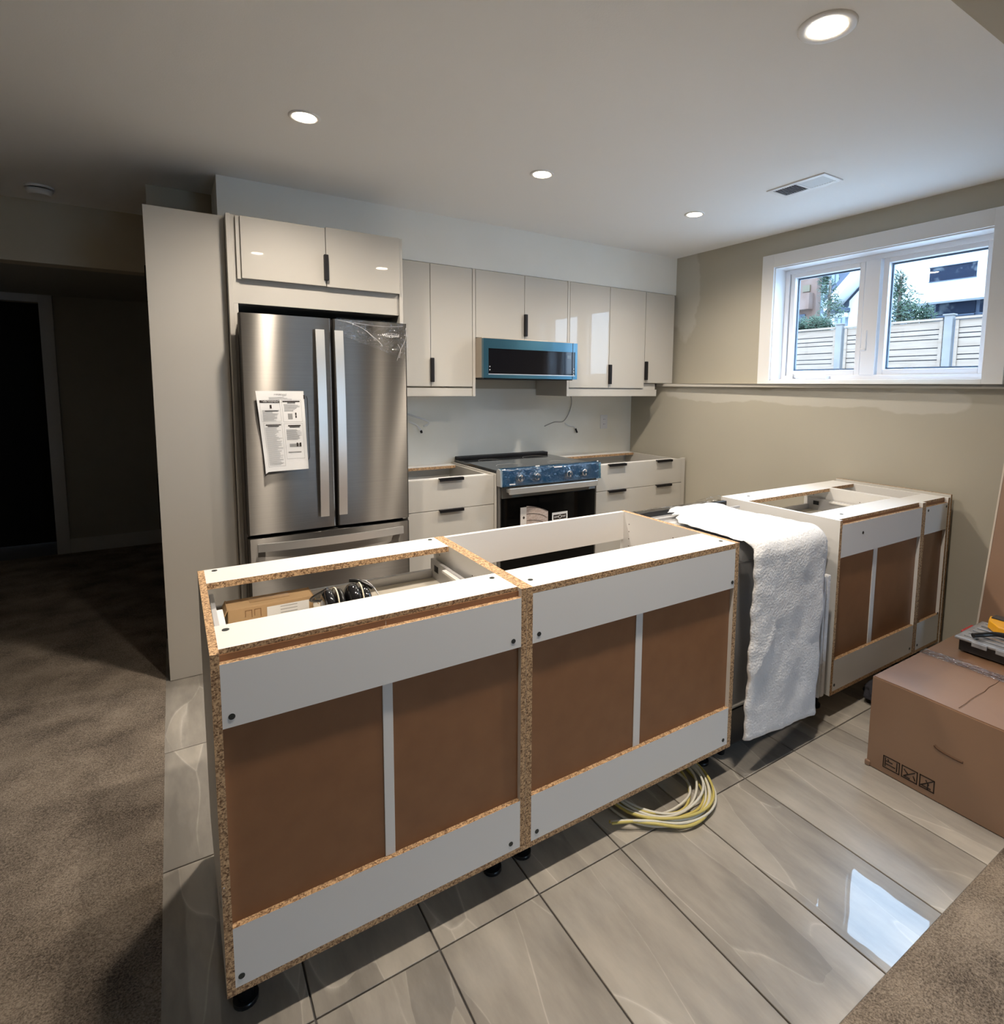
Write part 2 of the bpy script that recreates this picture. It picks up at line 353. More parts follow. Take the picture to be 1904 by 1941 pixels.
# carpets
def carpet(x0, x1, y0, y1, step=.06):
    bm = bmesh.new(); nx = max(2, int((x1-x0)/step)); ny = max(2, int((y1-y0)/step)); V = []
    for i in range(nx+1):
        for j in range(ny+1):
            x = x0+(x1-x0)*i/nx; y = y0+(y1-y0)*j/ny
            z = .007+.004*noise.noise(Vector((x*2.2, y*2.2, 0)))+.003*noise.noise(Vector((x*7, y*7, 3)))
            if i in (0, nx) or j in (0, ny): z = .0
            V.append(bm.verts.new((x, y, z)))
    for i in range(nx):
        for j in range(ny):
            a = i*(ny+1)+j; fa = bm.faces.new((V[a], V[a+ny+1], V[a+ny+2], V[a+1])); fa.smooth = True
    return bm
obj('floor_carpet', carpet(XL, -.125, -.69, YF), m_carpet, kind='structure')
obj('floor_carpet', carpet(XL, 3.36, YN, -.688), m_carpet, kind='structure')
obj('floor_carpet', carpet(-.125, 3.4, 2.54, YF), m_carpet, kind='structure')

ceiling = box('ceiling', (XL, 3.7, YN-.1, YF+.1, ZC, ZC+.25), m_ceil, kind='structure')
box('ceiling_beam', (1.0, XR, -2.2, -.645, 2.25, ZC), m_wall, kind='structure')

def paint_patches(m, blobs, col2):
    """lighter touch-up paint with ragged outlines at set places on the wall"""
    n = m.node_tree; L = n.links.new; b = n.nodes['Principled BSDF']
    src = b.inputs['Base Color'].links[0].from_socket
    co = n.nodes.new('ShaderNodeTexCoord'); ns = n.nodes.new('ShaderNodeTexNoise'); ns.inputs['Scale'].default_value = 9; L(co.outputs['Object'], ns.inputs[0])
    tot = None
    for (c, r) in blobs:
        s = n.nodes.new('ShaderNodeVectorMath'); s.operation = 'SUBTRACT'; s.inputs[1].default_value = c; L(co.outputs['Object'], s.inputs[0])
        d = n.nodes.new('ShaderNodeVectorMath'); d.operation = 'DIVIDE'; d.inputs[1].default_value = r; L(s.outputs[0], d.inputs[0])
        l = n.nodes.new('ShaderNodeVectorMath'); l.operation = 'LENGTH'; L(d.outputs[0], l.inputs[0])
        ad = n.nodes.new('ShaderNodeMath'); ad.operation = 'MULTIPLY_ADD'; ad.inputs[1].default_value = .6; L(ns.outputs['Fac'], ad.inputs[0]); L(l.outputs['Value'], ad.inputs[2])
        lt = n.nodes.new('ShaderNodeMapRange'); lt.inputs[1].default_value = 1.25; lt.inputs[2].default_value = 1.38; lt.inputs[3].default_value = 1; lt.inputs[4].default_value = 0; L(ad.outputs[0], lt.inputs[0])
        if tot is None: tot = lt.outputs[0]
        else:
            mm = n.nodes.new('ShaderNodeMath'); mm.operation = 'MAXIMUM'; L(tot, mm.inputs[0]); L(lt.outputs[0], mm.inputs[1]); tot = mm.outputs[0]
    mx = n.nodes.new('ShaderNodeMix'); mx.data_type = 'RGBA'; mx.inputs[7].default_value = col2+(1,); L(tot, mx.inputs[0]); L(src, mx.inputs[6]); L(mx.outputs[2], b.inputs['Base Color'])
m_wallR = mat('beige_paint_right', (.42, .395, .325), .75, var=(1.5, (.45, .42, .345), .3, .7), bump=(220, .1, .001))
paint_patches(m_wallR, [((XR, 1.95, 2.2), (1, .14, .38)), ((3.30, 1.55, 1.38), (1, .45, .06)), ((3.32, .7, 1.37), (1, .6, .055)), ((3.32, .2, 1.36), (1, .25, .07))], (.52, .50, .44))

# right wall, upper, with the window opening  (y -.06..1.158, z 1.478..2.22)
WY0, WY1, WZ0, WZ1 = -.058, 1.158, 1.478, 2.219
bm = bmesh.new()
bx(bm, XR, 3.58, YN, WY0, 1.43, ZC); bx(bm, XR, 3.58, WY1, YB, 1.43, ZC)
bx(bm, XR, 3.58, WY0, WY1, 1.43, WZ0); bx(bm, XR, 3.58, WY0, WY1, WZ1, ZC)
obj('wall_right', bm, m_wallR, kind='structure')
bm = bmesh.new()
def prism(bm, xf0, xf1, x1, y0, y1, z0, z1):
    v = [bm.verts.new(p) for p in ((xf0, y0, z0), (x1, y0, z0), (x1, y1, z0), (xf1, y1, z0), (xf0, y0, z1), (x1, y0, z1), (x1, y1, z1), (xf1, y1, z1))]
    for q in ((0, 3, 2, 1), (4, 5, 6, 7), (0, 1, 5, 4), (1, 2, 6, 5), (2, 3, 7, 6), (3, 0, 4, 7)): bm.faces.new([v[i] for i in q])
prism(bm, lowx(YN), lowx(YB), 3.6, YN, YB, 0, 1.43)
obj('wall_right_lower', bm, m_wallR, kind='structure')
bm = bmesh.new(); prism(bm, lowx(-4.9)-.028, lowx(2.10)-.028, XR, -4.9, 2.10, 1.430, 1.452)
obj('trim_1', bm, mat('ledge_paint', (.62, .59, .53), .5, bump=(60, .05, .001)), kind='structure')

m_back = mat('primer_backsplash', (.89, .87, .80), .8, var=(2.2, (.84, .81, .71), .45, .7), bump=(200, .1, .001))
box('wall_back', (-.10, 3.6, YB, YB+.12, 0, ZC), m_wall, kind='structure')
box('wall_backsplash', (1.045, 3.262, YB-.004, YB, .70, 1.40), m_back, kind='structure')
# bulkhead above the cabinets
bm = bmesh.new(); bx(bm, 1.045, XR, 2.05, YB, 2.152, ZC); bx(bm, .195, 1.045, 2.05, YB, 2.205, ZC)
obj('ceiling_bulkhead', bm, m_prim, kind='structure')
# left side and hall
box('wall_left', (XL-.1, XL, YN, YF, 0, ZC), m_wall, kind='structure')
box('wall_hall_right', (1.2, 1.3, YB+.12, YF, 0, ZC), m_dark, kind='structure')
bm = bmesh.new(); bx(bm, XL, 1.2, 3.10, 3.24, 2.094, ZC)
obj('wall_header', bm, m_wall, kind='structure')
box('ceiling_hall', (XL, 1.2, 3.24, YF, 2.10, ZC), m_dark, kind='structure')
bm = bmesh.new(); bx(bm, -.875, 1.3, YF, YF+.1, 0, ZC); bx(bm, XL, -1.75, YF, YF+.1, 0, ZC); bx(bm, -1.75, -.875, YF, YF+.1, 2.04, ZC)
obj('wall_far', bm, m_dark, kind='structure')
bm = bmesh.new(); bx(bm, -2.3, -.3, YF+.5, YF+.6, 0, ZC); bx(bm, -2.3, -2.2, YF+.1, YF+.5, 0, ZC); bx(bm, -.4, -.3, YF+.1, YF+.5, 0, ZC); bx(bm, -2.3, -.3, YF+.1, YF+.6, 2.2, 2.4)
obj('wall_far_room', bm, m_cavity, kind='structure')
d1 = thing('door_1', None, None, (-1.3, YF, 0), kind='structure')
m_tdark = mat('dim_hall_trim', (.42, .43, .44), .6, bump=(60, .05, .001))  # white trim greyed down: the hall's dimness is put into the colour
box('casing', (-.885, -.80, YF-.018, YF, 0, 2.12), m_tdark, d1, .002)
box('casing', (-1.83, -1.745, YF-.018, YF, 0, 2.12), m_tdark, d1, .002)
box('casing', (-1.745, -.885, YF-.018, YF, 2.04, 2.12), m_tdark, d1, .002)
box('jamb', (-.885, -.87, YF, YF+.12, 0, 2.04), m_tdark, d1)
box('baseboard_far', (-.80, 1.2, YF-.014, YF, 0, .12), m_tdark, kind='structure')
# wall behind the camera with a glazed patio door
bm = bmesh.new(); bx(bm, XL, 1.4, YN-.1, YN, 0, ZC); bx(bm, 2.5, 3.6, YN-.1, YN, 0, ZC); bx(bm, 1.4, 2.5, YN-.1, YN, 2.1, ZC)
obj('wall_front', bm, m_wall, kind='structure')
d2 = thing('door_2', None, None, (1.6, YN, 0), kind='structure')
for a, b_ in ((1.4, 1.48), (1.91, 1.99), (2.42, 2.5)): box('frame', (a, b_, YN-.08, YN-.02, 0, 2.1), m_vinyl, d2)
box('frame', (1.48, 2.42, YN-.08, YN-.02, 2.03, 2.1), m_vinyl, d2); box('frame', (1.48, 2.42, YN-.08, YN-.02, 0, .07), m_vinyl, d2)
for a, b_ in ((1.48, 1.91), (1.99, 2.42)): box('pane', (a, b_, YN-.055, YN-.049, .07, 2.03), m_glass, d2)
# drywall end of the partition: black hinges of an opened door
hd = thing('door_3', None, None, (-.10, 2.46, 0), kind='structure')
for z0, z1 in ((1.87, 2.03), (.62, .92)): box('hinge', (-.125, -.099, 2.43, 2.50, z0, z1), m_black, hd)

# ------------------------------------------------------------------ window
w1 = thing('window_1', None, None, (XR, .55, WZ0), kind='structure')
cz1 = 2.306
box('casing', (XR-.016, XR, 1.158, 1.247, 1.452, cz1), m_trim, w1, .0015)
box('casing', (XR-.016, XR, -.147, -.058, 1.452, cz1), m_trim, w1, .0015)
box('casing', (XR-.016, XR, -.058, 1.158, 2.22, cz1), m_trim, w1, .0015)
box('casing', (XR-.016, XR, -.058, 1.158, 1.452, 1.478), m_trim, w1, .0015)
for n_, b_ in (('jamb', (XR, 3.575, WY1-.006, WY1, WZ0, WZ1)), ('jamb', (XR, 3.575, WY0, WY0+.006, WZ0, WZ1)), ('jamb', (XR, 3.575, WY0, WY1, WZ0-.002, WZ0+.006)), ('jamb', (XR, 3.575, WY0, WY1, WZ1-.006, WZ1))):
    box(n_, b_, m_vinyl, w1)
def ring(bm, x0, x1, ya, yb, za, zb, t, tb=None):
    tb = tb or t
    bx(bm, x0, x1, ya, ya+t, za, zb); bx(bm, x0, x1, yb-t, yb, za, zb); bx(bm, x0, x1, ya+t, yb-t, za, za+tb); bx(bm, x0, x1, ya+t, yb-t, zb-t, zb)
bm = bmesh.new(); ring(bm, 3.49, 3.575, WY0+.006, WY1-.006, WZ0+.006, WZ1-.006, .03, .025); obj('frame', bm, m_vinyl, w1, .002)
box('mullion', (3.485, 3.575, .53, .616, WZ0+.03, WZ1-.036), m_vinyl, w1, .002)
for ya, yb, t in ((.626, 1.118, .032), (-.022, .520, .032)):
    bm = bmesh.new(); ring(bm, 3.50, 3.56, ya-.0, yb+.0, 1.507, 2.188, t, .034); s_ = obj('sash', bm, m_vinyl, w1, .003)
    box('pane', (3.528, 3.533, ya+t, yb-t, 1.541, 2.156), m_glass, s_)
    bm = bmesh.new(); ring(bm, 3.534, 3.545, ya+t-.002, yb-t+.002, 1.539, 2.158, .012); obj('gasket', bm, mat('dark_gasket', (.10, .14, .2), .5, bump=(50, .02, .001)), s_)
bm = bmesh.new(); bx(bm, 3.445, 3.495, .80, .95, 1.484, 1.506); bx(bm, 3.45, 3.466, .93, 1.03, 1.494, 1.504); cyl(bm, (3.457, 1.03, 1.49), (3.457, 1.03, 1.515), .009)
obj('crank_handle', bm, m_vinyl, w1, .004)
box('crank_base', (3.440, 3.50, .80, .94, 1.483, 1.4855), m_black, w1)
bm = bmesh.new(); bx(bm, 3.478, 3.49, .583, .596, 1.66, 1.775); bx(bm, 3.478, 3.49, .583, .62, 1.655, 1.668); obj('lock_lever', bm, m_vinyl, w1, .003)

# ------------------------------------------------------------------ ceiling lights
def spot_light(x, y, lbl, energy=76, tilt=False, ring_r=.058, src=.036):
    t = thing('recessed_light', lbl, 'ceiling light', (x, y, ZC), 'recessed ceiling lights')
    bm = bmesh.new(); N = 32
    prof = [(ring_r, 0), (ring_r, -.003), (ring_r-.005, -.006), (src+.008, -.004), (src+.004, .0)]
    rings = [[bm.verts.new((x+r*math.cos(2*PI*k/N), y+r*math.sin(2*PI*k/N), ZC+z)) for k in range(N)] for r, z in prof]
    for a, b_ in zip(rings, rings[1:]):
        for k in range(N): fa = bm.faces.new((a[k], a[(k+1) % N], b_[(k+1) % N], b_[k])); fa.smooth = True
    obj('trim_ring', bm, m_trim, t)
    bm = bmesh.new(); cyl(bm, (x, y, ZC-.0045), (x, y, ZC-.001), src+.004, 32)
    obj('lamp_lens', bm, m_bulb, t)
    ld = bpy.data.lights.new('lamp', 'SPOT'); lo = bpy.data.objects.new('lamp', ld); COL.objects.link(lo)
    ld.energy = energy; ld.color = (1, .88, .74); ld.spot_size = math.radians(160); ld.spot_blend = 1.0; ld.shadow_soft_size = .045
    lo.location = (0, 0, -.02); lo.parent = t
spot_light(.44, 1.16, 'recessed ceiling light glowing above and left of the refrigerator', energy=76)
spot_light(1.513, 1.14, 'recessed ceiling light above the stove, middle of the row of three')
spot_light(2.60, 1.165, 'recessed ceiling light nearest the window corner, right end of the row')
spot_light(1.567, -.26, 'large recessed ceiling light with a visible round trim, near the beam', ring_r=.078, src=.045)
spot_light(.58, -.26, 'recessed ceiling light above the near island cabinet, outside the top of the photo')

sm = thing('smoke_detector', 'round white smoke detector on the dark ceiling at far left', 'smoke detector', (-.57, 2.79, ZC))
bm = bmesh.new(); cyl(bm, (-.57, 2.79, ZC), (-.57, 2.79, ZC-.012), .062, 32); obj('base_plate', bm, m_trim, sm)
bm = bmesh.new(); cyl(bm, (-.57, 2.79, ZC-.012), (-.57, 2.79, ZC-.018), .050, 32); obj('vent_slot', bm, m_black, sm)
bm = bmesh.new(); cyl(bm, (-.57, 2.79, ZC-.045), (-.57, 2.79, ZC-.018), .045, 32, r1=.060); obj('cover', bm, m_trim, sm, smooth=False)

vt = thing('ceiling_vent', 'white slotted air register in the ceiling near the window', 'vent', (2.68, .523, ZC))
bm = bmesh.new(); x0, x1, y0, y1 = 2.60, 2.76, .365, .68
for b_ in ((x0, x1, y0, y0+.022), (x0, x1, y1-.022, y1), (x0, x0+.025, y0+.022, y1-.022), (x1-.025, x1, y0+.022, y1-.022)): bx(bm, *b_, ZC-.006, ZC)
obj('frame', bm, m_trim, vt, .001)
box('duct_shade', (x0+.02, x1-.02, y0+.02, y1-.02, ZC-.002, ZC-.0005), m_cavity, vt)  # near-black sheet paints the shade inside the duct
box('divider', (x0+.022, x1-.022, .518, .528, ZC-.006, ZC-.002), m_trim, vt)
bm0 = bmesh.new(); bx(bm0, -.056, .056, -.0045, .0045, -.0005, .0005); me = bpy.data.meshes.new('slat'); bm0.to_mesh(me); bm0.free(); me.materials.append(m_trim)
for k in range(21):
    yy = y0+.029+k*.0129
    if abs(yy-.523) < .006: continue
    o = bpy.data.objects.new('slat', me); COL.objects.link(o); o.parent = vt
    o.location = (0, yy-.523, -.004); o.rotation_euler = (math.radians(-38 if yy < .523 else 38), 0, 0)

# ------------------------------------------------------------------ island cabinets (seen from their open backs)
def screws(pts, parent, axis='y'):
    for p in pts:
        bm = bmesh.new(); d = Vector((0, -.0012, 0)) if axis == 'y' else Vector((0, 0, .0012))
        cyl(bm, p, Vector(p)+d, .0065 if axis == 'y' else .0075, 14)
        cyl(bm, Vector(p)+d*1.0, Vector(p)+d*1.25, .003, 6)
        obj('screw', bm, m_screw, parent)

def feet(pts, parent):
    for x, y in pts:
        bm = bmesh.new(); cyl(bm, (x, y, 0), (x, y, .012), .027, 16); cyl(bm, (x, y, .012), (x, y, .085), .017, 12); cyl(bm, (x, y, .085), (x, y, .108), .03, 16)
        obj('foot', bm, m_blkplastic, parent)

H, ZB = .876, .108
def island_cab(name, label, x0, x1, pw, near_y=(.022, .155), far_y=(.482, .616), rail_y0=0.0, rail_top=.852, mid=None, far_vertical=False, panelL=True, panelR=True, xl_face='x', hard_top=.866, chip_near=True, top_lam=False, drawer=None):
    t = thing(name, label, 'base cabinet', ((x0+x1)/2, .3, 0), 'island base cabinets')
    D = .616
    sm_ = [m_lam, m_chip]
    for k, (a, b_) in enumerate(((x0, x0+pw), (x1-pw, x1))):
        if (k == 0 and not panelL) or (k == 1 and not panelR): continue
        bm = bmesh.new(); bx(bm, a, b_, 0, D, ZB, H, faces='x')
        if top_lam:
            for fa in bm.faces:
                if fa.normal.z > .9: fa.material_index = 0
        o = obj('side_panel', bm, sm_, t)
        if k == 1 or x0 < 1.0:
            xi = (x1-pw) if k == 1 else x0+pw
            sg = -1 if k == 1 else 1
            bm = bmesh.new()
            for zz in range(5):
                for yy in (.05, .30, .56): cyl(bm, (xi, yy, H-.05-.032*zz), (xi+sg*.0006, yy, H-.05-.032*zz), .0025, 8)
            obj('peg_hole', bm, m_gap, o, kind='stuff')
    a, b_ = x0+pw, x1-pw
    box('bottom_panel', (a, b_, 0, D-.005, ZB, ZB+.016), sm_, t, faces='z')
    box('top_strip', (a, b_, near_y[0], near_y[1], H-.018, H), sm_, t, faces='z')
    if far_vertical: 
        bm = bmesh.new(); bx(bm, a, b_, .595, .613, .751, H); obj('front_rail', bm, m_lam, t, .001)
    else: box('top_strip', (a, b_, far_y[0], far_y[1], H-.018, H), sm_, t, faces='z')
    box('back_rail', (a, b_, rail_y0, rail_y0+.015, .714, rail_top), sm_, t, faces='y')
    box('back_rail', (a, b_, rail_y0, rail_y0+.015, ZB+.016, .264), sm_, t, faces='y')
    ms = mid if mid else [(a, b_)]
    if len(ms) == 2: mc = (ms[0][1]+ms[1][0])/2; pan = [(ms[0][0], mc-.0006), (mc+.0006, ms[1][1])]
    else: pan = ms
    for (p, q) in pan: box('back_panel', (p, q, .0155, .0185, ZB+.016, hard_top), m_hard, t)
    if len(ms) == 2: box('joining_strip', (ms[0][1]-.002, ms[1][0]+.002, .0125, .0155, .264, .714), m_lam, t, .001)
    return t

c1 = island_cab('island_cabinet', 'nearest island base cabinet, open top, box and earmuffs in its drawer', 0.0, .744, .0165, mid=[(.016, .352), (.373, .728)])
screws([(.034, 0, .737), (.703, 0, .736), (.029, 0, .147), (.698, 0, .147)], c1)
screws([(.037, .122, H), (.702, .121, H), (.042, .595, H), (.705, .592, H)], c1, 'z')
feet([(.04, .083), (.69, .095), (.04, .53), (.69, .53)], c1)
bm = bmesh.new(); bx(bm, -.004, .008, -.006, .006, .328, .372); obj('edge_clip', bm, m_film, c1, .002)

c2 = island_cab('island_cabinet', 'wide island sink cabinet with an open top, beside the dishwasher', .7445, 1.628, .0195, near_y=(0, .158), rail_top=.857, mid=[(.764, 1.160), (1.184, 1.608)], far_vertical=True, hard_top=.857)
screws([(.785, 0, .737), (1.598, 0, .736), (.784, 0, .147), (1.586, 0, .147)], c2)
screws([(.787, .051, H), (1.585, .047, H)], c2, 'z')
feet([(.794, .097), (1.592, .10), (.80, .53), (1.59, .53)], c2)

c3 = island_cab('island_cabinet', 'island base cabinet right of the blanketed dishwasher, two brown back panels', 2.272, 3.008, .018, near_y=(.018, .148), far_y=(.468, .616), rail_top=.855, mid=[(2.29, 2.585), (2.615, 2.99)], top_lam=True)
screws([(2.456, 0, .802), (2.304, 0, .150), (2.968, 0, .148)], c3)
screws([(2.403, .07, H), (2.40, .55, H)], c3, 'z')
feet([(2.33, .10), (2.94, .10), (2.33, .53), (2.94, .53)], c3)

c4 = island_cab('island_cabinet', 'narrow end island cabinet against the beige wall', 3.009, 3.279, .018, near_y=(.018, .125), far_y=(.484, .616), rail_top=.852, mid=[(3.027, 3.261)], top_lam=True)
screws([(3.052, 0, .833), (3.246, 0, .833), (3.045, 0, .147), (3.246, 0, .270)], c4)
feet([(3.05, .10), (3.24, .10), (3.05, .53), (3.24, .53)], c4)
box('cover_panel', (3.2805, 3.296, -.003, .60, .09, .890), [m_cab2, m_chip], c4, faces='x')

# drawers inside the cabinets
def drawer(x0, x1, parent_lbl, group='metal drawers in the island'):
    t = thing('drawer', parent_lbl, 'drawer', ((x0+x1)/2, .35, .735), group)
    box('drawer_bottom', (x0+.012, x1-.012, .06, .57, .738, .746), m_maple, t)
    for a, b_ in ((x0, x0+.012), (x1-.012, x1)):
        s_ = box('side_wall', (a, b_, .06, .585, .735, .812), m_greymetal, t, .002)
    box('side_rail', (x0+.012, x0+.026, .06, .45, .800, .808), m_lam, t)
    box('side_rail', (x1-.026, x1-.012, .06, .45, .800, .808), m_lam, t)
    bm = bmesh.new(); bx(bm, x0+.012, x1-.012, .572, .588, .735, .774); obj('front_lip', bm, m_greymetal, t, .002)
    bm = bmesh.new(); bx(bm, x1-.0135, x1-.0125, .515, .548, .775, .797); obj('front_clip', bm, m_blkplastic, t)
    box('back_wall', (x0+.012, x1-.012, .045, .06, .735, .81), m_lam, t)
    return t
drawer(.024, .715, 'white metal drawer in the nearest island cabinet, holding a small carton')
drawer(2.296, 2.984, 'empty metal drawer in the island cabinet right of the dishwasher')

# small carton and earmuffs in the drawer
Z = .7465
cb = thing('small_carton', 'small tan cardboard carton with a white shipping label in the drawer', 'box', (.17, .497, Z))
bm = bmesh.new(); bx(bm, .062, .284, .455, .535, Z, .800); obj('carton_body', bm, m_card2, cb, .002)
bm = bmesh.new(); bx(bm, .12, .225, .44+.045, .515, .8005, .8009); obj('packing_tape', bm, mat('brown_tape', (.42, .26, .12), .3, bump=(50, .1, .001)), cb)
for sx_, xx in ((-1, .062), (1, .284)):
    bm = bmesh.new(); bx(bm, xx-.001, xx+.001, .452, .536, .768, .801, rot=Matrix.Rotation(-sx_*.45, 3, 'Y'), piv=Vector((xx, .5, .801))); obj('side_flap', bm, m_card2, cb)
bm = bmesh.new(); bx(bm, .16, .272, .4538, .4546, Z+.006, .790); obj('shipping_label', bm, m_paper, cb)
bm = bmesh.new()
for k in range(3): bx(bm, .195, .24, .4532, .4537, .784-k*.009, .7855-k*.009)
obj('label_print', bm, m_grey, cb)
bm = bmesh.new()
for xa in (.105, .128):
    for b_ in ((xa, xa+.0012, .772, .790), (xa+.016, xa+.0172, .768, .790), (xa, xa+.017, .789, .7902)): bx(bm, b_[0], b_[1], .4540, .4546, b_[2], b_[3])
obj('printed_symbol', bm, mat('brown_ink', (.22, .11, .05), .8, bump=(50, .02, .001)), cb)

em = thing('earmuffs', 'black hearing protectors with a cream stripe lying in the drawer', 'earmuffs', (.36, .35, Z))
def cup(xc, yc, rx, r, m, name='ear_cup'):
    bm = bmesh.new(); bmesh.ops.create_uvsphere(bm, u_segments=24, v_segments=16, radius=1)
    for v in bm.verts: v.co = Vector((xc+rx*v.co.x*(1-.25*abs(v.co.x)), yc+r*v.co.y, Z+r+r*v.co.z))
    return obj(name, bm, m, em, smooth=True)
m_muff = mat('black_glossy_shell', (.012, .012, .014), .12, coat=.6, bump=(30, .03, .001))
cup(.305, .35, .026, .050, m_muff); cup(.372, .35, .032, .052, m_muff); cup(.404, .35, .026, .046, m_muff)
for xc, r in ((.324, .0495), (.391, .0515)):
    bm = bmesh.new(); n_ = 28
    tube(bm, [(xc, .35+r*math.cos(a), Z+r+r*math.sin(a)*1.0) for a in [2*PI*k/n_ for k in range(n_+1)]], .0022, 6); obj('cream_seam', bm, mat('cream_foam', (.75, .70, .55), .7, bump=(90, .1, .001)), em)
cup(.336, .35, .016, .048, m_blkplastic, 'ear_cushion')
bm = bmesh.new(); tube(bm, smooth_path([(.395, .39, .838), (.41, .37, .848), (.425, .34, .838), (.437, .32, .815), (.445, .30, .79), (.45, .28, .757)]), .0016, 6); obj('wire_band', bm, m_greymetal, em)
bm = bmesh.new(); tube(bm, smooth_path([(.372, .38, .851), (.392, .36, .852), (.412, .345, .842), (.425, .335, .832)]), .0055, 8); obj('headband_arm', bm, m_blkplastic, em)
bm = bmesh.new(); tube(bm, smooth_path([(.305, .36, .845), (.27, .42, .80), (.33, .47, .77), (.42, .42, .78), (.41, .36, .845)]), .004, 8); obj('headband', bm, m_blkplastic, em)

# ------------------------------------------------------------------ dishwasher and insulation blanket
dw = thing('dishwasher', 'dishwasher with a shiny steel tub, seen from behind, between island cabinets', 'dishwasher', (1.95, .3, 0))
bm = bmesh.new(); bx(bm, 1.640, 2.235, .028, .57, .20, .852); obj('tub', bm, m_tub, dw, .045, 5, smooth=True)
bm = bmesh.new(); bx(bm, 1.6385, 2.2365, .0265, .55, .785, .791); obj('tub_seam', bm, m_steelp, dw, .002)
bm = bmesh.new(); bx(bm, 1.66, 2.22, .06, .56, .045, .20); obj('base', bm, m_blkplastic, dw, .01)
bm = bmesh.new(); bx(bm, 1.642, 2.238, .574, .618, .10, .862); obj('door', bm, m_steel, dw, .004)
box('control_strip', (1.642, 2.238, .552, .573, .80, .868), m_blkplastic, dw, .003)
box('top_bracket', (1.66, 2.22, .46, .472, .852, .862), m_greymetal, dw)
bm = bmesh.new()
for k in range(9): 
    xa = 1.645+k*.066; bx(bm, xa, xa+.066, .576, .616, .8625, .8650+.004*noise.noise(Vector((k*1.7, 0, 0))))
obj('protective_film', bm, m_film, dw)
bm = bmesh.new(); tube(bm, smooth_path([(2.08, .60, .866), (2.14, .59, .875), (2.20, .585, .882), (2.23, .58, .872)]), .012, 8); obj('foam_wrap', bm, m_film, dw)
for x, y in ((1.70, .10), (2.18, .10), (1.70, .5), (2.18, .5)):
    bm = bmesh.new(); cyl(bm, (x, y, 0), (x, y, .05), .016, 12); obj('foot', bm, m_blkplastic, dw)

bl = bmesh.new()
NU, NV = 44, 90
prof = []
for k in range(NV+1):
    s_ = k/NV*1.28
    if s_ < .50: y, z = .515-s_, .874
    elif s_ < .62:
        a = (s_-.50)/.12*PI/2; y, z = .015-.055*math.sin(a), .874-.055*(1-math.cos(a))
    else: y, z = -.040, .819-(s_-.62)
    prof.append((y, z, s_))
def ed(s_):  # left and right edge of the sheet along its length
    l = 1.662; 
    if s_ < .10: l = 1.80-.4*s_+.03*math.sin(s_*160)
    elif s_ < .18: l = 1.745-(s_-.1)*.9
    elif s_ < .35: l = 1.668
    l += .004*math.sin(s_*37)+.003*math.sin(s_*91)
    r = 2.075+.03*min(1, s_/.6)+.004*math.sin(s_*29+1)
    if s_ > .62: l -= .018*(s_-.62)/.66; r += 0.0-.014*(s_-.62)/.66
    return l, r
top, bot = [], []
for k, (y, z, s_) in enumerate(prof):
    l, r = ed(s_); rt_, rb_ = [], []
    for i in range(NU+1):
        u = i/NU; x = l+(r-l)*u
        n1 = noise.noise(Vector((x*9, s_*9, 1)))*.008+noise.noise(Vector((x*30, s_*30, 5)))*.003
        edge = min(u, 1-u)*20; th = .018*min(1, .35+edge*.65)
        zz = z; yy = y
        if s_ > .62:
            zz = z-(.03)*(0); 
            end = 1.245+.035*u; f_ = (s_-.62)/.66; zz = .819-f_*(.819-(.152-.035*u))
            diag = .010*math.exp(-((x-1.69)*.8-(zz-.43)*.6)**2/.0004)*(1 if x < 1.77 else 0)
            ny, nz = -1, 0; n1 += diag
        elif s_ < .50: ny, nz = 0, 1
        else:
            a = (s_-.50)/.12*PI/2; ny, nz = -math.sin(a), math.cos(a)
        if s_ < .5: n1 -= .004*math.exp(-((u-.0)/.1)**2)
        rt_.append(bl.verts.new((x, yy+ny*(th+n1), zz+nz*(th*.6+n1))))
        rb_.append(bl.verts.new((x, yy, zz)))
    top.append(rt_); bot.append(rb_)
for k in range(NV):
    for i in range(NU):
        a = bl.faces.new((top[k][i], top[k+1][i], top[k+1][i+1], top[k][i+1])); a.smooth = True
        a = bl.faces.new((bot[k][i], bot[k][i+1], bot[k+1][i+1], bot[k+1][i])); a.smooth = True
    for i in (0, NU):
        q = (top[k][i], bot[k][i], bot[k+1][i], top[k+1][i]); bl.faces.new(q if i == 0 else q[::-1]).smooth = True
for k in (0, NV):
    for i in range(NU):
        q = (top[k][i], top[k][i+1], bot[k][i+1], bot[k][i]); bl.faces.new(q if k == 0 else q[::-1]).smooth = True
blk = tag(obj('insulation_blanket', bl, m_felt), 'fluffy white insulation blanket draped over the dishwasher', 'blanket')
bm = bmesh.new(); 
for (a, b_) in ((2.166, 2.178), (2.185, 2.208)): bx(bm, a, b_, -.012, .012, .135, .66)
obj('side_flap', bm, m_felt, blk, bevel=.004)  # separate foam sheet beside the blanket, only grouped under it

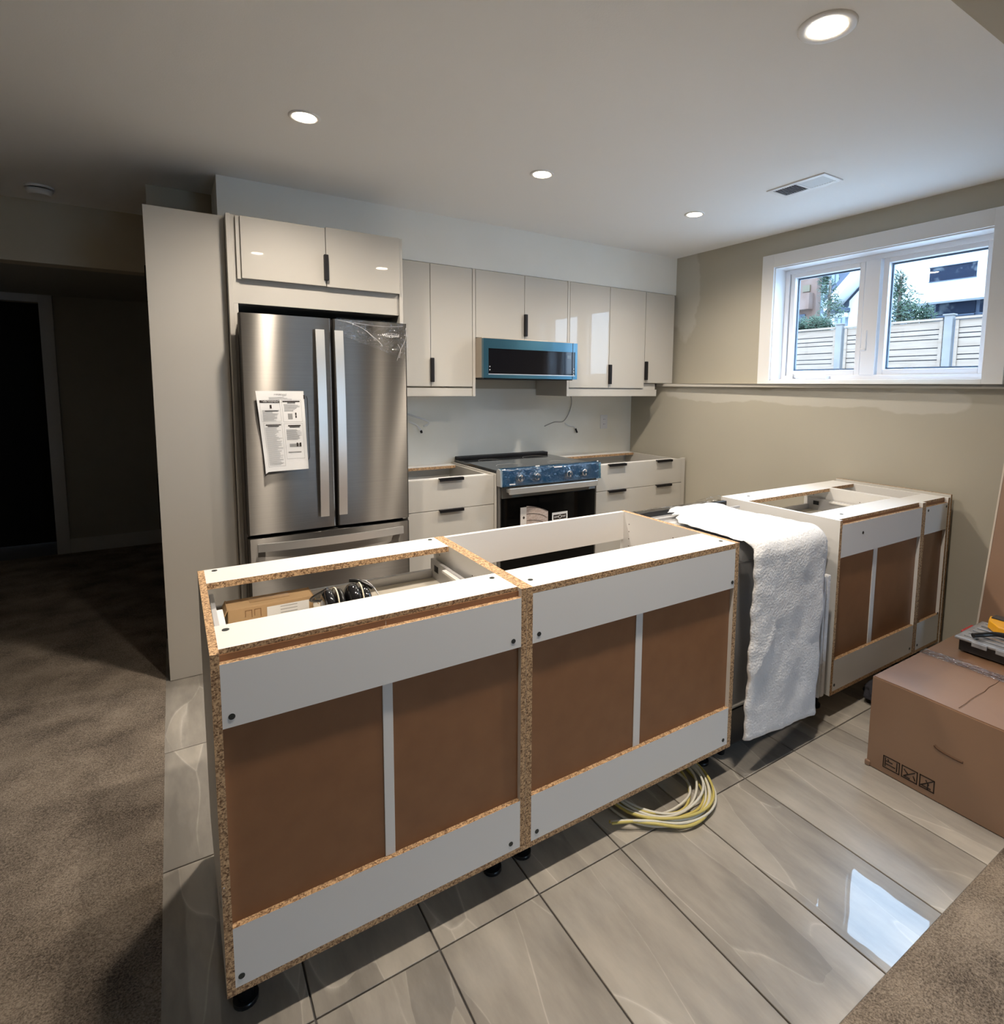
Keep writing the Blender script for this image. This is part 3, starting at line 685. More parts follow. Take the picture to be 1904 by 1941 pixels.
# ------------------------------------------------------------------ cable coil under the island
cc = thing('cable_coil', 'coil of yellow and white electrical cable on the tiles under the island', 'cable', (1.33, .09, 0))
rnd = random.Random(3)
for k in range(9):
    r = .135+.0095*k+rnd.uniform(-.004, .004); ph = rnd.uniform(0, 6); z0 = .008+.006*(k % 4)
    cx_, cy_ = 1.325+.004*k*.6+rnd.uniform(-.008, .008), .095+rnd.uniform(-.006, .006)
    bm = bmesh.new(); n_ = 56
    pts = []
    for i in range(n_+1):
        a = 2*PI*i/n_
        pts.append((cx_+(r+.006*math.sin(2*a+ph))*math.cos(a)*1.0, cy_+(r+.006*math.sin(3*a+ph))*math.sin(a), z0+.006*(1+math.sin(2*a+ph))))
    tube(bm, pts, .0046, 6); obj('cable_loop', bm, m_yell if k % 3 == 1 else m_wcab, cc)
for dz, m, off in ((.0, m_yell, 0), (.004, m_wcab, .012), (.003, m_yell, .02)):
    bm = bmesh.new()
    tube(bm, smooth_path([(1.086, .036-off*.6, .02+dz), (1.13, -.004-off*.3, .03+dz), (1.20, -.055+off*.6, .026+dz), (1.28, -.108+off, .018+dz), (1.37, -.112+off, .016+dz), (1.46, -.060+off*.5, .016+dz), (1.515, .02, .018+dz), (1.53, .10, .02+dz), (1.50, .19, .02+dz)]), .0048, 6)
    obj('cable_loop', bm, m, cc)

# ------------------------------------------------------------------ refrigerator enclosure and tall panel
tp = thing('tall_panel', 'tall off-white cabinet end panel standing left of the refrigerator', 'cabinet panel', (.05, 1.9, 0))
box('front_board', (-.107, .205, 1.86, 1.876, .002, 2.198), m_cab2, tp, .001)
box('return_board', (-.105, -.089, 1.876, 2.415, .002, 2.190), m_cab2, tp)

fe = thing('fridge_surround', 'off-white cabinet surround with two doors above the refrigerator', 'wall cabinet', (.63, 2.1, 0))
box('side_panel', (.208, .227, 1.79, 2.415, 0, 2.198), m_cab2, fe, .001)
box('side_panel', (1.022, 1.041, 1.79, 2.415, 0, 2.198), m_cab2, fe, .001)
box('cabinet_box', (.228, 1.021, 1.803, 2.415, 1.795, 2.196), m_cab2, fe)
box('side_panel', (.228, .246, 1.80, 2.41, .10, 1.794), m_cab2, fe)
def edge_pull_v(x, y, z0, z1, parent, wd=.021, dp=.022):
    bm = bmesh.new(); bx(bm, x-wd/2, x+wd/2, y-dp, y, z0, z1); obj('handle', bm, m_black, parent, .003)
d = box('door', (.264, .6405, 1.772, 1.800, 1.908, 2.190), m_cab, fe, .0015); edge_pull_v(.640, 1.772, 1.935, 2.06, d)
box('door', (.6435, 1.019, 1.772, 1.800, 1.906, 2.196), m_cab, fe, .0015)
box('gap_liner', (.2465, .2635, 1.785, 1.803, 1.905, 2.190), m_cab2, fe)  # set-back strip in plain cabinet colour beside the left door

# ------------------------------------------------------------------ refrigerator
fr = thing('refrigerator', 'stainless french-door refrigerator with a bottom freezer drawer and taped paper', 'refrigerator', (.62, 1.9, 0))
def curved_door(x0, x1, z0, z1, y0=1.66, y1=1.715, b=.0035, r=.006):
    bm = bmesh.new(); n_ = 96; F, B = [], []
    for z in (z0, z1):
        fr_, bk = [], []
        for i in range(n_+1):
            u = i/n_; x = x0+(x1-x0)*u; y = y0-b*(1-(2*u-1)**2)
            e = min(u, 1-u)*(x1-x0)
            if e < r: y += (r-e)
            fr_.append(bm.verts.new((x, y, z))); bk.append(bm.verts.new((x, y1, z)))
        F.append(fr_); B.append(bk)
    for i in range(n_):
        bm.faces.new((F[0][i], F[0][i+1], F[1][i+1], F[1][i]))
        bm.faces.new((B[0][i+1], B[0][i], B[1][i], B[1][i+1]))
        bm.faces.new((F[0][i+1], F[0][i], B[0][i], B[0][i+1])); bm.faces.new((F[1][i], F[1][i+1], B[1][i+1], B[1][i]))
    bm.faces.new((F[0][0], F[1][0], B[1][0], B[0][0])); bm.faces.new((F[0][-1], B[0][-1], B[1][-1], F[1][-1]))
    return bm
ld_ = obj('fridge_door', curved_door(.232, .631, .709, 1.738), m_steel, fr)
rd_ = obj('fridge_door', curved_door(.643, 1.013, .709, 1.738), m_steel, fr)
fz = obj('freezer_drawer', curved_door(.232, 1.013, .06, .690), m_steel, fr)
box('cabinet_body', (.248, 1.0, 1.73, 2.40, .03, 1.735), m_blkplastic, fr)
box('mullion', (.63, .644, 1.70, 1.725, .709, 1.735), m_black, fr)
def bar_handle_v(x, z0, z1, y, parent, wd=.040):
    bm = bmesh.new(); n_ = 20; R = []
    for i in range(n_+1):
        u = i/n_; z = z0+(z1-z0)*u; yy = y-.018*(1-(2*u-1)**2)
        R.append([bm.verts.new(p) for p in ((x-wd/2, yy+.001, z), (x+wd/2, yy+.001, z), (x+wd/2, yy+.012, z), (x-wd/2, yy+.012, z))])
    for a, b_ in zip(R, R[1:]):
        for k in range(4): fa = bm.faces.new((a[k], a[(k+1) % 4], b_[(k+1) % 4], b_[k])); fa.smooth = False
    bm.faces.new(R[0][::-1]); bm.faces.new(R[-1])
    for zz in (z0+.02, z1-.02): bx(bm, x-.012, x+.012, y+.008, 1.66, zz-.015, zz+.015)
    obj('handle', bm, m_steelp, parent)
bar_handle_v(.572, .770, 1.680, 1.625, ld_); bar_handle_v(.660, .770, 1.680, 1.625, rd_)
bm = bmesh.new(); R = []
for i in range(25):
    u = i/24; x = .268+(.970-.268)*u; yy = 1.628-.028*(1-(2*u-1)**2); zz = .652-.018*(1-(2*u-1)**2)*0
    R.append([bm.verts.new(p) for p in ((x, yy, zz+.018), (x, yy, zz-.020), (x, yy+.013, zz-.020), (x, yy+.013, zz+.018))])
for a, b_ in zip(R, R[1:]):
    for k in range(4): fa = bm.faces.new((a[k], b_[k], b_[(k+1) % 4], a[(k+1) % 4])); fa.smooth = False
bm.faces.new(R[0]); bm.faces.new(R[-1][::-1])
for xx in (.29, .95): bx(bm, xx-.015, xx+.015, 1.635, 1.655, .640, .664)
obj('handle', bm, m_steelp, fz)
# emblem
text('brand_emblem', 'Whirlpool', .021, (.925, 1.6515, 1.672), (1, 0, 0), (0, 0, 1), m_trim, rd_, ext=.0008)
bm = bmesh.new(); n_ = 24
tube(bm, [(.925+.034*math.cos(a), 1.6535, 1.673+.010*math.sin(a)) for a in [.5+5.2*k/n_ for k in range(n_+1)]], .0007, 5); obj('emblem_ring', bm, m_steelp, rd_)
# loose film on right door
bm = bmesh.new(); G = []
for i in range(25):
    row = []
    for j in range(20):
        x = .648+.370*i/24; z = 1.742-.20*j/19*(.35+.65*(i/24))
        y = 1.652-.008*(1-(2*i/24-1)**2)-.003-.004*abs(noise.noise(Vector((x*16+z*20, z*14, 2))))
        row.append(bm.verts.new((x, y, z)))
    G.append(row)
for i in range(24):
    for j in range(19): bm.faces.new((G[i][j], G[i][j+1], G[i+1][j+1], G[i+1][j])).smooth = True
obj('loose_film', bm, m_film, rd_)
bm = bmesh.new()
m_wr = mat('wrinkle_glint', (.85, .84, .82), .3, bump=(50, .1, .001))  # pale colour paints the glints on the clear film's folds
for pts in (((.70, 1.728), (.78, 1.70), (.86, 1.64), (.88, 1.615)), ((.80, 1.69), (.83, 1.66), (.845, 1.648)), ((1.005, 1.715), (1.003, 1.66), (.975, 1.60), (.955, 1.545)), ((.66, 1.732), (.76, 1.722), (.88, 1.715), (.99, 1.722)), ((.96, 1.63), (.975, 1.60), (.968, 1.56))):
    tube(bm, smooth_path([(x, 1.6485, z) for x, z in pts], 5), .0006, 4)
obj('wrinkle_glint', bm, m_wr, rd_)
# instruction sheet
pp = thing('instruction_sheet', 'white printed instruction sheet taped on the left refrigerator door', 'paper', (.40, 1.64, 1.2))
PY = 1.6415
def shx(u, v):   # sheet coordinate (u right, v down) -> world
    lx = .285+.018*math.sin(min(1, v*1.1)*PI*.5)+.012*v*v; rx = .492+.012*v
    x = lx+(rx-lx)*u; z = 1.386-.378*v+(.004*u if v > .9 else 0)-(.008 if (u < .02 and v > .98) else 0)
    y = PY-.004*math.sin(v*7)*(1-u)-.002*math.sin(u*5+v*9)-.003
    return Vector((x, y, z))
bm = bmesh.new(); G = [[bm.verts.new(shx(i/16, j/24)) for j in range(25)] for i in range(17)]
for i in range(16):
    for j in range(24): bm.faces.new((G[i][j], G[i][j+1], G[i+1][j+1], G[i+1][j])).smooth = True
sh = obj('sheet', bm, m_paper, pp)
def ink(b_, u0, u1, v0, v1, off=.0007, n=4):
    vs = [[b_.verts.new(shx(u0+(u1-u0)*i/n, v0+(v1-v0)*j/2)+Vector((0, -off, 0))) for j in range(3)] for i in range(n+1)]
    for i in range(n):
        for j in range(2): b_.faces.new((vs[i][j], vs[i][j+1], vs[i+1][j+1], vs[i+1][j]))
bm = bmesh.new(); ink(bm, .05, .47, .112, .145); obj('heading_band', bm, m_ink, sh)
bm = bmesh.new()
def frame(u0, u1, v0, v1, t=.004):
    ink(bm, u0, u1, v0, v0+t*.6); ink(bm, u0, u1, v1-t*.6, v1); ink(bm, u0, u0+t, v0, v1); ink(bm, u1-t, u1, v0, v1)
frame(.05, .47, .112, .375); frame(.51, .93, .112, .385); frame(.08, .47, .395, .94); frame(.51, .93, .405, .85)
rn = random.Random(2)
def lines(u0, u1, v0, v1, dv=.0105, th=.0035):
    v = v0
    while v < v1: ink(bm, u0, u0+(u1-u0)*rn.uniform(.55, 1), v, v+th); v += dv
lines(.08, .45, .235, .365); lines(.55, .9, .165, .25); lines(.10, .45, .45, .93, .012); lines(.55, .91, .48, .61, .009); lines(.25, .75, .075, .10, .012)
ink(bm, .62, .72, .28, .35); ink(bm, .60, .85, .66, .70); ink(bm, .56, .86, .76, .775)
obj('printed_lines', bm, m_grey, sh)
bm = bmesh.new(); 
for b_ in ((.78, .81, .27, .30), (.78, .81, .305, .335), (.76, .80, .65, .70), (.83, .87, .65, .70), (.25, .29, .17, .215), (.60, .88, .425, .440), (.63, .86, .445, .455), (.12, .45, .412, .424), (.16, .40, .43, .44), (.53, .90, .122, .136), (.63, .80, .142, .152), (.14, .42, .242, .25)): ink(bm, *b_, off=.0009, n=2)
obj('printed_bold', bm, m_ink, sh)
text('printed_title', 'AVERTISSEMENT', .0105, tuple(shx(.27, .1285)+Vector((0, -.0016, 0))), (1, 0, 0), (0, 0, 1), m_paper, sh)
text('printed_title', 'IMPORTANT', .010, tuple(shx(.5, .045)+Vector((0, -.0012, 0))), (1, 0, 0), (0, 0, 1), m_grey, sh)
bm = bmesh.new(); ink(bm, .99, 1.02, .05, .10); tube(bm, [(.505, 1.651, 1.362), (.511, 1.651, 1.350), (.514, 1.651, 1.07), (.508, 1.651, 1.055)], .0009, 5); obj('door_badge_outline', bm, m_ink, pp)

# ------------------------------------------------------------------ upper cabinets
def upper(label, x0, x1, doors, z0, z1=2.146, handles=(), sideL=None, sideR=None, valance=None, yf=2.03):
    t = thing('upper_cabinet', label, 'wall cabinet', ((x0+x1)/2, 2.2, z0), 'upper kitchen cabinets')
    box('cabinet_box', (x0+.001, x1-.001, yf+.002, YB-.006, z0, z1), m_cab2, t)
    for i, (a, b_) in enumerate(doors):
        d_ = box('door', (a, b_, yf-.018, yf, z0+.002, z1-.006), m_cab, t, .0012)
        for (hx, h0, h1, di) in handles:
            if di == i: edge_pull_v(hx, yf-.018, h0, h1, d_)
    return t
ua = upper('off-white upper cabinet right beside the refrigerator', 1.043, 1.567, [(1.046, 1.2865), (1.2895, 1.565)], 1.412, handles=[(1.293, 1.44, 1.585, 1)])
box('side_panel', (1.568, 1.587, 2.012, 2.415, 1.354, 2.144), m_cab2, ua, .001)
box('valance', (1.043, 1.567, 2.018, 2.034, 1.354, 1.404), m_cab, ua, .001)
ub = upper('short off-white upper cabinet above the microwave', 1.588, 2.296, [(1.590, 1.9455), (1.9485, 2.294)], 1.722, handles=[(1.951, 1.748, 1.891, 1)])
uc = upper('off-white upper cabinet right of the microwave', 2.316, 3.026, [(2.317, 2.673), (2.676, 3.024)], 1.412, handles=[(2.679, 1.442, 1.584, 1)])
box('side_panel', (2.297, 2.315, 2.012, 2.415, 1.353, 2.144), m_cab2, uc, .001)
box('valance', (2.316, 3.165, 2.018, 2.034, 1.353, 1.404), m_cab, uc, .001)
box('filler_box', (3.027, 3.165, 2.036, 2.413, 1.353, 1.449), m_cab2, uc)
box('light_shelf', (2.316, 3.164, 2.035, 2.413, 1.400, 1.411), m_cab2, uc)
uD = upper('narrow shallow upper cabinet in the corner above the wall ledge', 3.027, 3.330, [(3.028, 3.328)], 1.453, handles=[(3.037, 1.477, 1.618, 0)])

# microwave
mw = thing('microwave', 'low-profile over-the-range microwave covered in blue protective film', 'microwave', (1.94, 2.1, 1.47))
box('body', (1.5885, 2.2945, 1.925, 2.412, 1.470, 1.719), mat('taped_steel', (.42, .36, .29), .4, .3, bump=(8, .3, .01)), mw, .002)
MX0, MX1, MZ0, MZ1, MYF = 1.586, 2.303, 1.469, 1.712, 1.90
bm = bmesh.new()
gx0, gx1, gz0, gz1 = 1.621, 2.284, 1.493, 1.652
for b_ in ((MX0, gx0, MZ0, MZ1), (gx1, MX1, MZ0, MZ1), (gx0, gx1, gz1, MZ1), (gx0, gx1, MZ0, gz0)): bx(bm, b_[0], b_[1], MYF, 1.924, b_[2], b_[3])
obj('door_frame', bm, m_bluesteel, mw)
g_ = box('door_glass', (gx0, gx1, MYF+.004, MYF+.010, gz0, gz1), m_reflgls, mw)
box('door_split', (2.262, 2.266, MYF-.0006, MYF, MZ0, MZ1), m_black, mw)
bm = bmesh.new()
for (x, z) in ((1.632, 1.54), (1.632, 1.52), (2.275, 1.54), (2.275, 1.52), (2.275, 1.502)): cyl(bm, (x, MYF+.004, z), (x, MYF+.002, z), .004, 10)
obj('indicator', bm, m_greymetal, g_)
box('display_panel', (2.222, 2.250, MYF+.0032, MYF+.004, 1.608, 1.630), mat('display_grey', (.10, .14, .18), .2, bump=(50, .02, .001)), g_)
bm = bmesh.new(); ring_b = ((gx0, gx1, gz0, gz0+.004),); bx(bm, gx0, gx1, MYF-.001, MYF+.003, gz0-.002, gz0+.003); obj('glass_trim', bm, m_steelp, mw)
box('vent_underside', (1.60, 2.285, 1.93, 2.40, 1.463, 1.4695), m_black, mw)

# ------------------------------------------------------------------ base cabinets on the back wall
def edge_pull_h(x0, x1, z, y, parent):
    bm = bmesh.new(); bx(bm, x0, x1, y-.022, y+.004, z-.003, z+.003); bx(bm, x0, x1, y-.022, y-.016, z-.014, z+.002); obj('handle', bm, m_black, parent, .0012)
def base(label, x0, x1, dr, hx, strips, yf=1.79):
    t = thing('base_cabinet', label, 'base cabinet', ((x0+x1)/2, 2.1, 0), 'base cabinets along the back wall')
    sm_ = [m_lam, m_chip]
    for a, b_ in ((x0, x0+.016), (x1-.016, x1)): box('side_panel', (a, b_, yf+.001, YB-.006, .108, .876), m_cab2, t, .001)
    box('bottom_panel', (x0+.016, x1-.016, yf+.001, YB-.006, .108, .124), sm_, t, faces='z')
    box('back_panel', (x0+.016, x1-.016, YB-.012, YB-.006, .124, .85), m_lam, t)
    box('top_strip', (x0+.016, x1-.016, yf+.001, yf+.08, .862, .876), sm_, t, faces='z')
    for a, b_ in strips: box('top_strip', (a, b_, 2.305, 2.405, .858, .876), sm_, t, faces='z')
    box('toe_kick', (x0, x1, yf+.05, yf+.064, 0, .108), m_cab2, t)
    for z0, z1 in ((.702, .882), (.506, .698), (.112, .502)):
        d_ = box('drawer_front', (dr[0], dr[1], yf-.018, yf, z0, z1), m_cab, t, .0012)
        if z0 > .4:
            for h in hx: edge_pull_h(h[0], h[1], z1+.002, yf-.018, d_)
    return t
b1 = base('off-white drawer base cabinet between refrigerator and stove, without worktop', 1.044, 1.594, (1.046, 1.592), [(1.231, 1.383)], [(1.06, 1.578)])
box('cover_panel', (1.595, 1.611, 1.772, 2.412, 0, .885), m_cab2, b1, .001)
b2 = base('off-white wide drawer base cabinet right of the stove, without worktop', 2.386, 3.219, (2.388, 3.218), [(2.488, 2.644), (2.945, 3.098)], [(2.402, 3.203)])
box('filler_panel', (3.2205, 3.255, 1.776, 1.80, 0, .886), m_cab2, b2, .001)

# range
rg = thing('stove', 'stainless electric stove with blue film over its control panel', 'stove', (2.0, 2.1, 0))
box('body', (1.622, 2.374, 1.765, 2.41, .04, .885), m_blkplastic, rg, .002)
box('side_wall', (1.6155, 1.622, 1.745, 2.40, .04, .895), mat('grey_side', (.16, .155, .15), .5, bump=(50, .05, .001)), rg)
bm = bmesh.new(); bx(bm, 1.614, 2.378, 1.74, 2.405, .886, .904); obj('cooktop_glass', bm, mat('cooktop_glass', (.022, .022, .022), .10, coat=.3, bump=(2, .03, .003)), rg, .004)
bm = bmesh.new(); bx(bm, 1.618, 2.36, 2.335, 2.405, .904, .925); obj('back_vent', bm, m_black, rg, .004)
bm = bmesh.new()
for (x, y, r) in ((1.80, 2.22, .08), (2.18, 2.22, .10), (1.80, 1.92, .10), (2.18, 1.92, .08)):
    tube(bm, [(x+r*math.cos(2*PI*k/32), y+r*math.sin(2*PI*k/32), .9041) for k in range(33)], .0008, 4)
obj('burner_ring', bm, m_grey, rg)
# control panel wedge
def wedge(bm, x0, x1, pts):
    A = [bm.verts.new((x0, y, z)) for y, z in pts]; B = [bm.verts.new((x1, y, z)) for y, z in pts]; n_ = len(pts)
    for i in range(n_): bm.faces.new((A[i], B[i], B[(i+1) % n_], A[(i+1) % n_]))
    bm.faces.new(A[::-1]); bm.faces.new(B)
bm = bmesh.new(); wedge(bm, 1.605, 2.362, [(1.764, .812), (1.764, .905), (1.745, .918), (1.718, .912), (1.708, .812)]); cp = obj('control_panel', bm, mat('panel_grey', (.42, .42, .42), .4, .2, bump=(60, .05, .001)), rg)
for x in (1.735, 1.855, 2.10, 2.225):
    bm = bmesh.new(); cyl(bm, (x, 1.712, .862), (x, 1.685, .860), .021, 24); bx(bm, x-.004, x+.004, 1.676, 1.686, .842, .880); obj('knob', bm, m_steelp, cp)
bm = bmesh.new(); G = []
for i in range(61):
    row = []
    for j in range(13):
        x = 1.612+.756*i/60; v = j/12
        if v < .3: y, z = 1.76-.05*v/.3, .921
        else: y, z = 1.708-.004*(v-.3), .921-.112*(v-.3)/.7
        kn = sum(math.exp(-((x-kx)/.026)**2) for kx in (1.735, 1.855, 2.10, 2.225))*math.exp(-((z-.862)/.026)**2)
        y -= .030*kn+.008*abs(noise.noise(Vector((x*14, z*40, 0))))+.003
        z += .004*noise.noise(Vector((x*9, v*3, 4)))
        row.append(bm.verts.new((x, y, z)))
    G.append(row)
for i in range(60):
    for j in range(12): bm.faces.new((G[i][j], G[i][j+1], G[i+1][j+1], G[i+1][j])).smooth = True
obj('blue_film', bm, m_bluef, cp)
bm = bmesh.new()
for (x0, x1, z) in ((1.655, 1.695, .823), (1.98, 2.04, .908), (1.84, 1.87, .924), (2.325, 2.335, .925)): bx(bm, x0, x1, 1.69, 1.692, z, z+.006)
obj('film_sticker', bm, m_paper, cp)
bm = bmesh.new()
bx(bm, 1.622, 2.345, 1.728, 1.764, .735, .806); obj('door_top_rail', bm, m_steel, rg, .003)
bm = bmesh.new(); bx(bm, 1.65, 2.325, 1.675, 1.692, .765, .803)
for xx in (1.665, 2.31): bx(bm, xx-.012, xx+.012, 1.69, 1.73, .772, .796)
obj('oven_handle', bm, m_steelp, rg, .003)
od = box('oven_door', (1.622, 2.345, 1.731, 1.764, .17, .734), m_blkgloss, rg, .003)
box('storage_drawer', (1.622, 2.345, 1.731, 1.764, .05, .165), m_steel, rg, .003)
text('brand_emblem', 'Whirlpool', .016, (1.86, 1.7305, .21+.0), (1, 0, 0), (0, 0, 1), m_greymetal, od)
# labels on the oven door
m_lab = mat('cream_label', (.62, .58, .54), .6, bump=(20, .1, .002)); m_labtan = mat('tan_print', (.36, .28, .24), .7, var=(60, (.50, .42, .38), .4, .6, (1, 1, 4)), bump=(20, .1, .002))
ws = thing('warning_card', 'curled cream instruction card hanging on the black oven door', 'label', (1.86, 1.72, .6))
bm = bmesh.new(); bx(bm, 1.752, 1.80, 1.722, 1.724, .44, .668); obj('card_flap', bm, m_lab, ws)
bm = bmesh.new(); G = []
for i in range(13):
    u = i/12; G.append([bm.verts.new((1.795+.163*u, 1.722-.012*math.sin(u*PI), z)) for z in (.44, .674-.040*u*u-.01*u)])
for i in range(12): bm.faces.new((G[i][0], G[i][1], G[i+1][1], G[i+1][0])).smooth = True
obj('card_page', bm, m_labtan, ws)
bm = bmesh.new()
for zz in (.665, .625, .583, .545):
    for i in range(12):
        u = i/12; u2_ = (i+1)/12; f3 = lambda u: Vector((1.797+.155*u, 1.7205-.012*math.sin(u*PI), zz-.035*u*u-.006*u+.006*math.sin(u*PI)))
        a, b_ = f3(u), f3(u2_); bm.faces.new([bm.verts.new(p) for p in (a, b_, b_-Vector((0, 0, .003)), a-Vector((0, 0, .003)))])
bm.faces.new([bm.verts.new((1.776+.009*a, 1.7215, .602+.011*b)) for a, b in ((0, -1), (1, 0), (0, 1), (-1, 0))])
obj('card_print', bm, m_ink, ws)
qs = thing('oven_label', 'small white-framed black label on the oven door', 'label', (2.055, 1.728, .6))
box('label_sheet', (1.995, 2.116, 1.7285, 1.7305, .52, .607), m_paper, qs)
box('label_band', (2.004, 2.107, 1.728, 1.7285, .560, .592), m_ink, qs)
text('label_text', 'QUICK', .015, (2.027, 1.7278, .576), (1, 0, 0), (0, 0, 1), m_paper, qs, .75, align='CENTER')
text('label_text', 'START', .015, (2.084, 1.7278, .576), (1, 0, 0), (0, 0, 1), m_paper, qs, .75, align='CENTER')
bm = bmesh.new(); tube(bm, [(2.0555+.010*math.cos(2*PI*k/20), 1.7275, .576+.010*math.sin(2*PI*k/20)) for k in range(21)], .0012, 5); obj('label_ring', bm, m_paper, qs)

# outlet and loose cables on the wall
ot = thing('wall_outlet', 'white duplex outlet on the backsplash right of the stove', 'outlet', (2.965, YB-.004, 1.135))
bm = bmesh.new(); bx(bm, 2.928, 3.0, YB-.010, YB-.004, 1.078, 1.192); obj('cover_plate', bm, m_trim, ot, .002)
for zz in (1.115, 1.155):
    r_ = box('receptacle', (2.948, 2.981, YB-.0115, YB-.010, zz-.014, zz+.014), m_vinyl, ot, .0005)
    bm = bmesh.new(); bx(bm, 2.957, 2.959, YB-.012, YB-.0114, zz-.006, zz+.006); bx(bm, 2.970, 2.972, YB-.012, YB-.0114, zz-.006, zz+.006); obj('slot', bm, m_black, r_)
wr = thing('hanging_cable', 'thin grey cable hanging from under the right upper cabinet', 'cable', (2.58, 2.40, 1.2))
bm = bmesh.new(); tube(bm, smooth_path([(2.60, 2.408, 1.392), (2.622, 2.40, 1.31), (2.60, 2.40, 1.22), (2.545, 2.40, 1.15), (2.46, 2.40, 1.145), (2.376, 2.41, 1.115)]), .0035, 6); obj('cable', bm, mat('grey_cable', (.35, .34, .32), .5, bump=(50, .05, .001)), wr)
bm = bmesh.new(); tube(bm, smooth_path([(2.56, 2.40, 1.135), (2.60, 2.40, 1.112), (2.645, 2.40, 1.105), (2.665, 2.40, 1.085)]), .004, 6); obj('cable_end', bm, m_trim, wr)
bm = bmesh.new(); cyl(bm, (2.665, 2.40, 1.088), (2.68, 2.398, 1.055), .007, 10); obj('connector', bm, m_black, wr)
wl = thing('hanging_cable', 'white cable stub sticking out of the wall beside the refrigerator', 'cable', (1.33, 2.40, 1.15))
bm = bmesh.new(); tube(bm, smooth_path([(1.25, 2.416, 1.24), (1.31, 2.39, 1.215), (1.37, 2.38, 1.195), (1.413, 2.38, 1.175), (1.41, 2.39, 1.155), (1.385, 2.39, 1.145)]), .006, 6); obj('cable', bm, m_trim, wl)
bm = bmesh.new(); tube(bm, smooth_path([(1.29, 2.41, 1.175), (1.33, 2.39, 1.155), (1.35, 2.38, 1.13), (1.365, 2.38, 1.11)]), .006, 6); obj('cable', bm, m_trim, wl)
bm = bmesh.new(); cyl(bm, (1.362, 2.38, 1.115), (1.362, 2.37, 1.103), .008, 10); obj('connector', bm, m_black, wl)

# ------------------------------------------------------------------ big carton on the floor
bc = thing('large_carton', 'large brown cardboard carton with taped top on the tiles at right', 'box', (2.52, -.65, 0))
BX0, BX1, BY0, BY1, BZ = 2.12, 2.905, -1.12, -.243, .354
bm = bmesh.new(); bx(bm, BX0, BX1, BY0, BY1, 0, BZ)
bmesh.ops.subdivide_edges(bm, edges=bm.edges[:], cuts=7, use_grid_fill=True)
bmesh.ops.bevel(bm, geom=[e for e in bm.edges if e.calc_face_angle(0) > 1], offset=.004, segments=2, affect='EDGES')
for v in bm.verts:
    n1 = noise.noise(v.co*3.5)
    if v.co.z > BZ-.01: v.co.z += .004*n1
    if v.co.x < BX0+.01: v.co.x += .004*n1
obj('carton_body', bm, m_card, bc)
m_crease = mat('crease', (.13, .07, .04), .9, bump=(50, .1, .001))
bm = bmesh.new(); tube(bm, [(BX0+.02+.05*k, -.515-.006*noise.noise(Vector((k*.9, 0, 0))), BZ+.0012) for k in range(8)], .0008, 4); obj('crease', bm, m_crease, bc)
bm = bmesh.new(); bx(bm, 2.497, 2.501, BY0+.01, BY1-.005, BZ-.0015, BZ+.003); obj('flap_seam', bm, m_crease, bc)
bm = bmesh.new(); G = []
for i in range(60):
    y = BY1-.004-.014*i
    G.append([bm.verts.new((2.47+.06*j/10, y, BZ+.0045+.004*abs(noise.noise(Vector((j*.8, i*.12, 7)))))) for j in range(11)])
for i in range(59):
    for j in range(10): bm.faces.new((G[i][j], G[i+1][j], G[i+1][j+1], G[i][j+1])).smooth = True
obj('clear_tape', bm, m_tape, bc)
# hand slot on the long face
bm = bmesh.new(); tube(bm, smooth_path([(BX0-.001, -.462, .200), (BX0-.001, -.475, .192), (BX0-.001, -.51, .187), (BX0-.001, -.548, .186)]), .0045, 6); obj('hand_slot', bm, m_crease, bc)
# pictogram boxes
bm = bmesh.new(); XF = BX0-.0022
def fr_(y0, y1, z0, z1, t=.0032):
    for b_ in ((y0, y1, z1-t, z1), (y0, y1, z0, z0+t), (y0-0, y0+t, z0, z1), (y1-t, y1, z0, z1)): bx(bm, XF-.0006, XF+.004, min(b_[0], b_[1]), max(b_[0], b_[1]), b_[2], b_[3])
for (ya, yb) in ((-.360, -.302), (-.419, -.366), (-.473, -.425)): fr_(ya, yb, .026, .072)
def seg_(y0, z0, y1, z1, r=.0019): cyl(bm, (XF, y0, z0), (XF, y1, z1), r, 5)
for a in ((-.310, .033, -.310, .066), (-.313, .055, -.335, .055), (-.313, .043, -.345, .043), (-.35, .033, -.35, .066), (-.318, .064, -.322, .058),
          (-.374, .034, -.41, .064), (-.374, .06, -.39, .045), (-.373, .034, -.395, .034), (-.412, .035, -.405, .05),
          (-.43, .034, -.468, .068), (-.445, .06, -.455, .045), (-.435, .035, -.462, .035), (-.452, .03, -.452, .045)): seg_(*a)
obj('printed_pictogram', bm, m_ink, bc)
bm = bmesh.new(); bx(bm, BX0-.008, BX0+.004, -.258, -.238, 0.001, .022); obj('crushed_corner', bm, m_card, bc, .005)

# leaning tall carton
lc = thing('leaning_carton', 'tall brown flat carton leaning on the right wall behind the large carton', 'box', (3.0, -.6, 0))
th = math.atan(.137/.695); rotm = Matrix.Rotation(th, 3, 'Y'); pv = Vector((2.985, -.6, 0))
bm = bmesh.new(); bx(bm, 2.985, 3.04, -1.25, -.24, .012, 1.30, rot=rotm, piv=pv); obj('carton_body', bm, m_card, lc, .003)
bm = bmesh.new(); bx(bm, 2.9835, 2.9865, -.243, -.236, .02, 1.29, rot=rotm, piv=pv); obj('edge_highlight', bm, mat('pale_edge', (.55, .48, .40), .8, bump=(60, .3, .002)), lc)  # pale strip paints the highlight along the carton's left edge

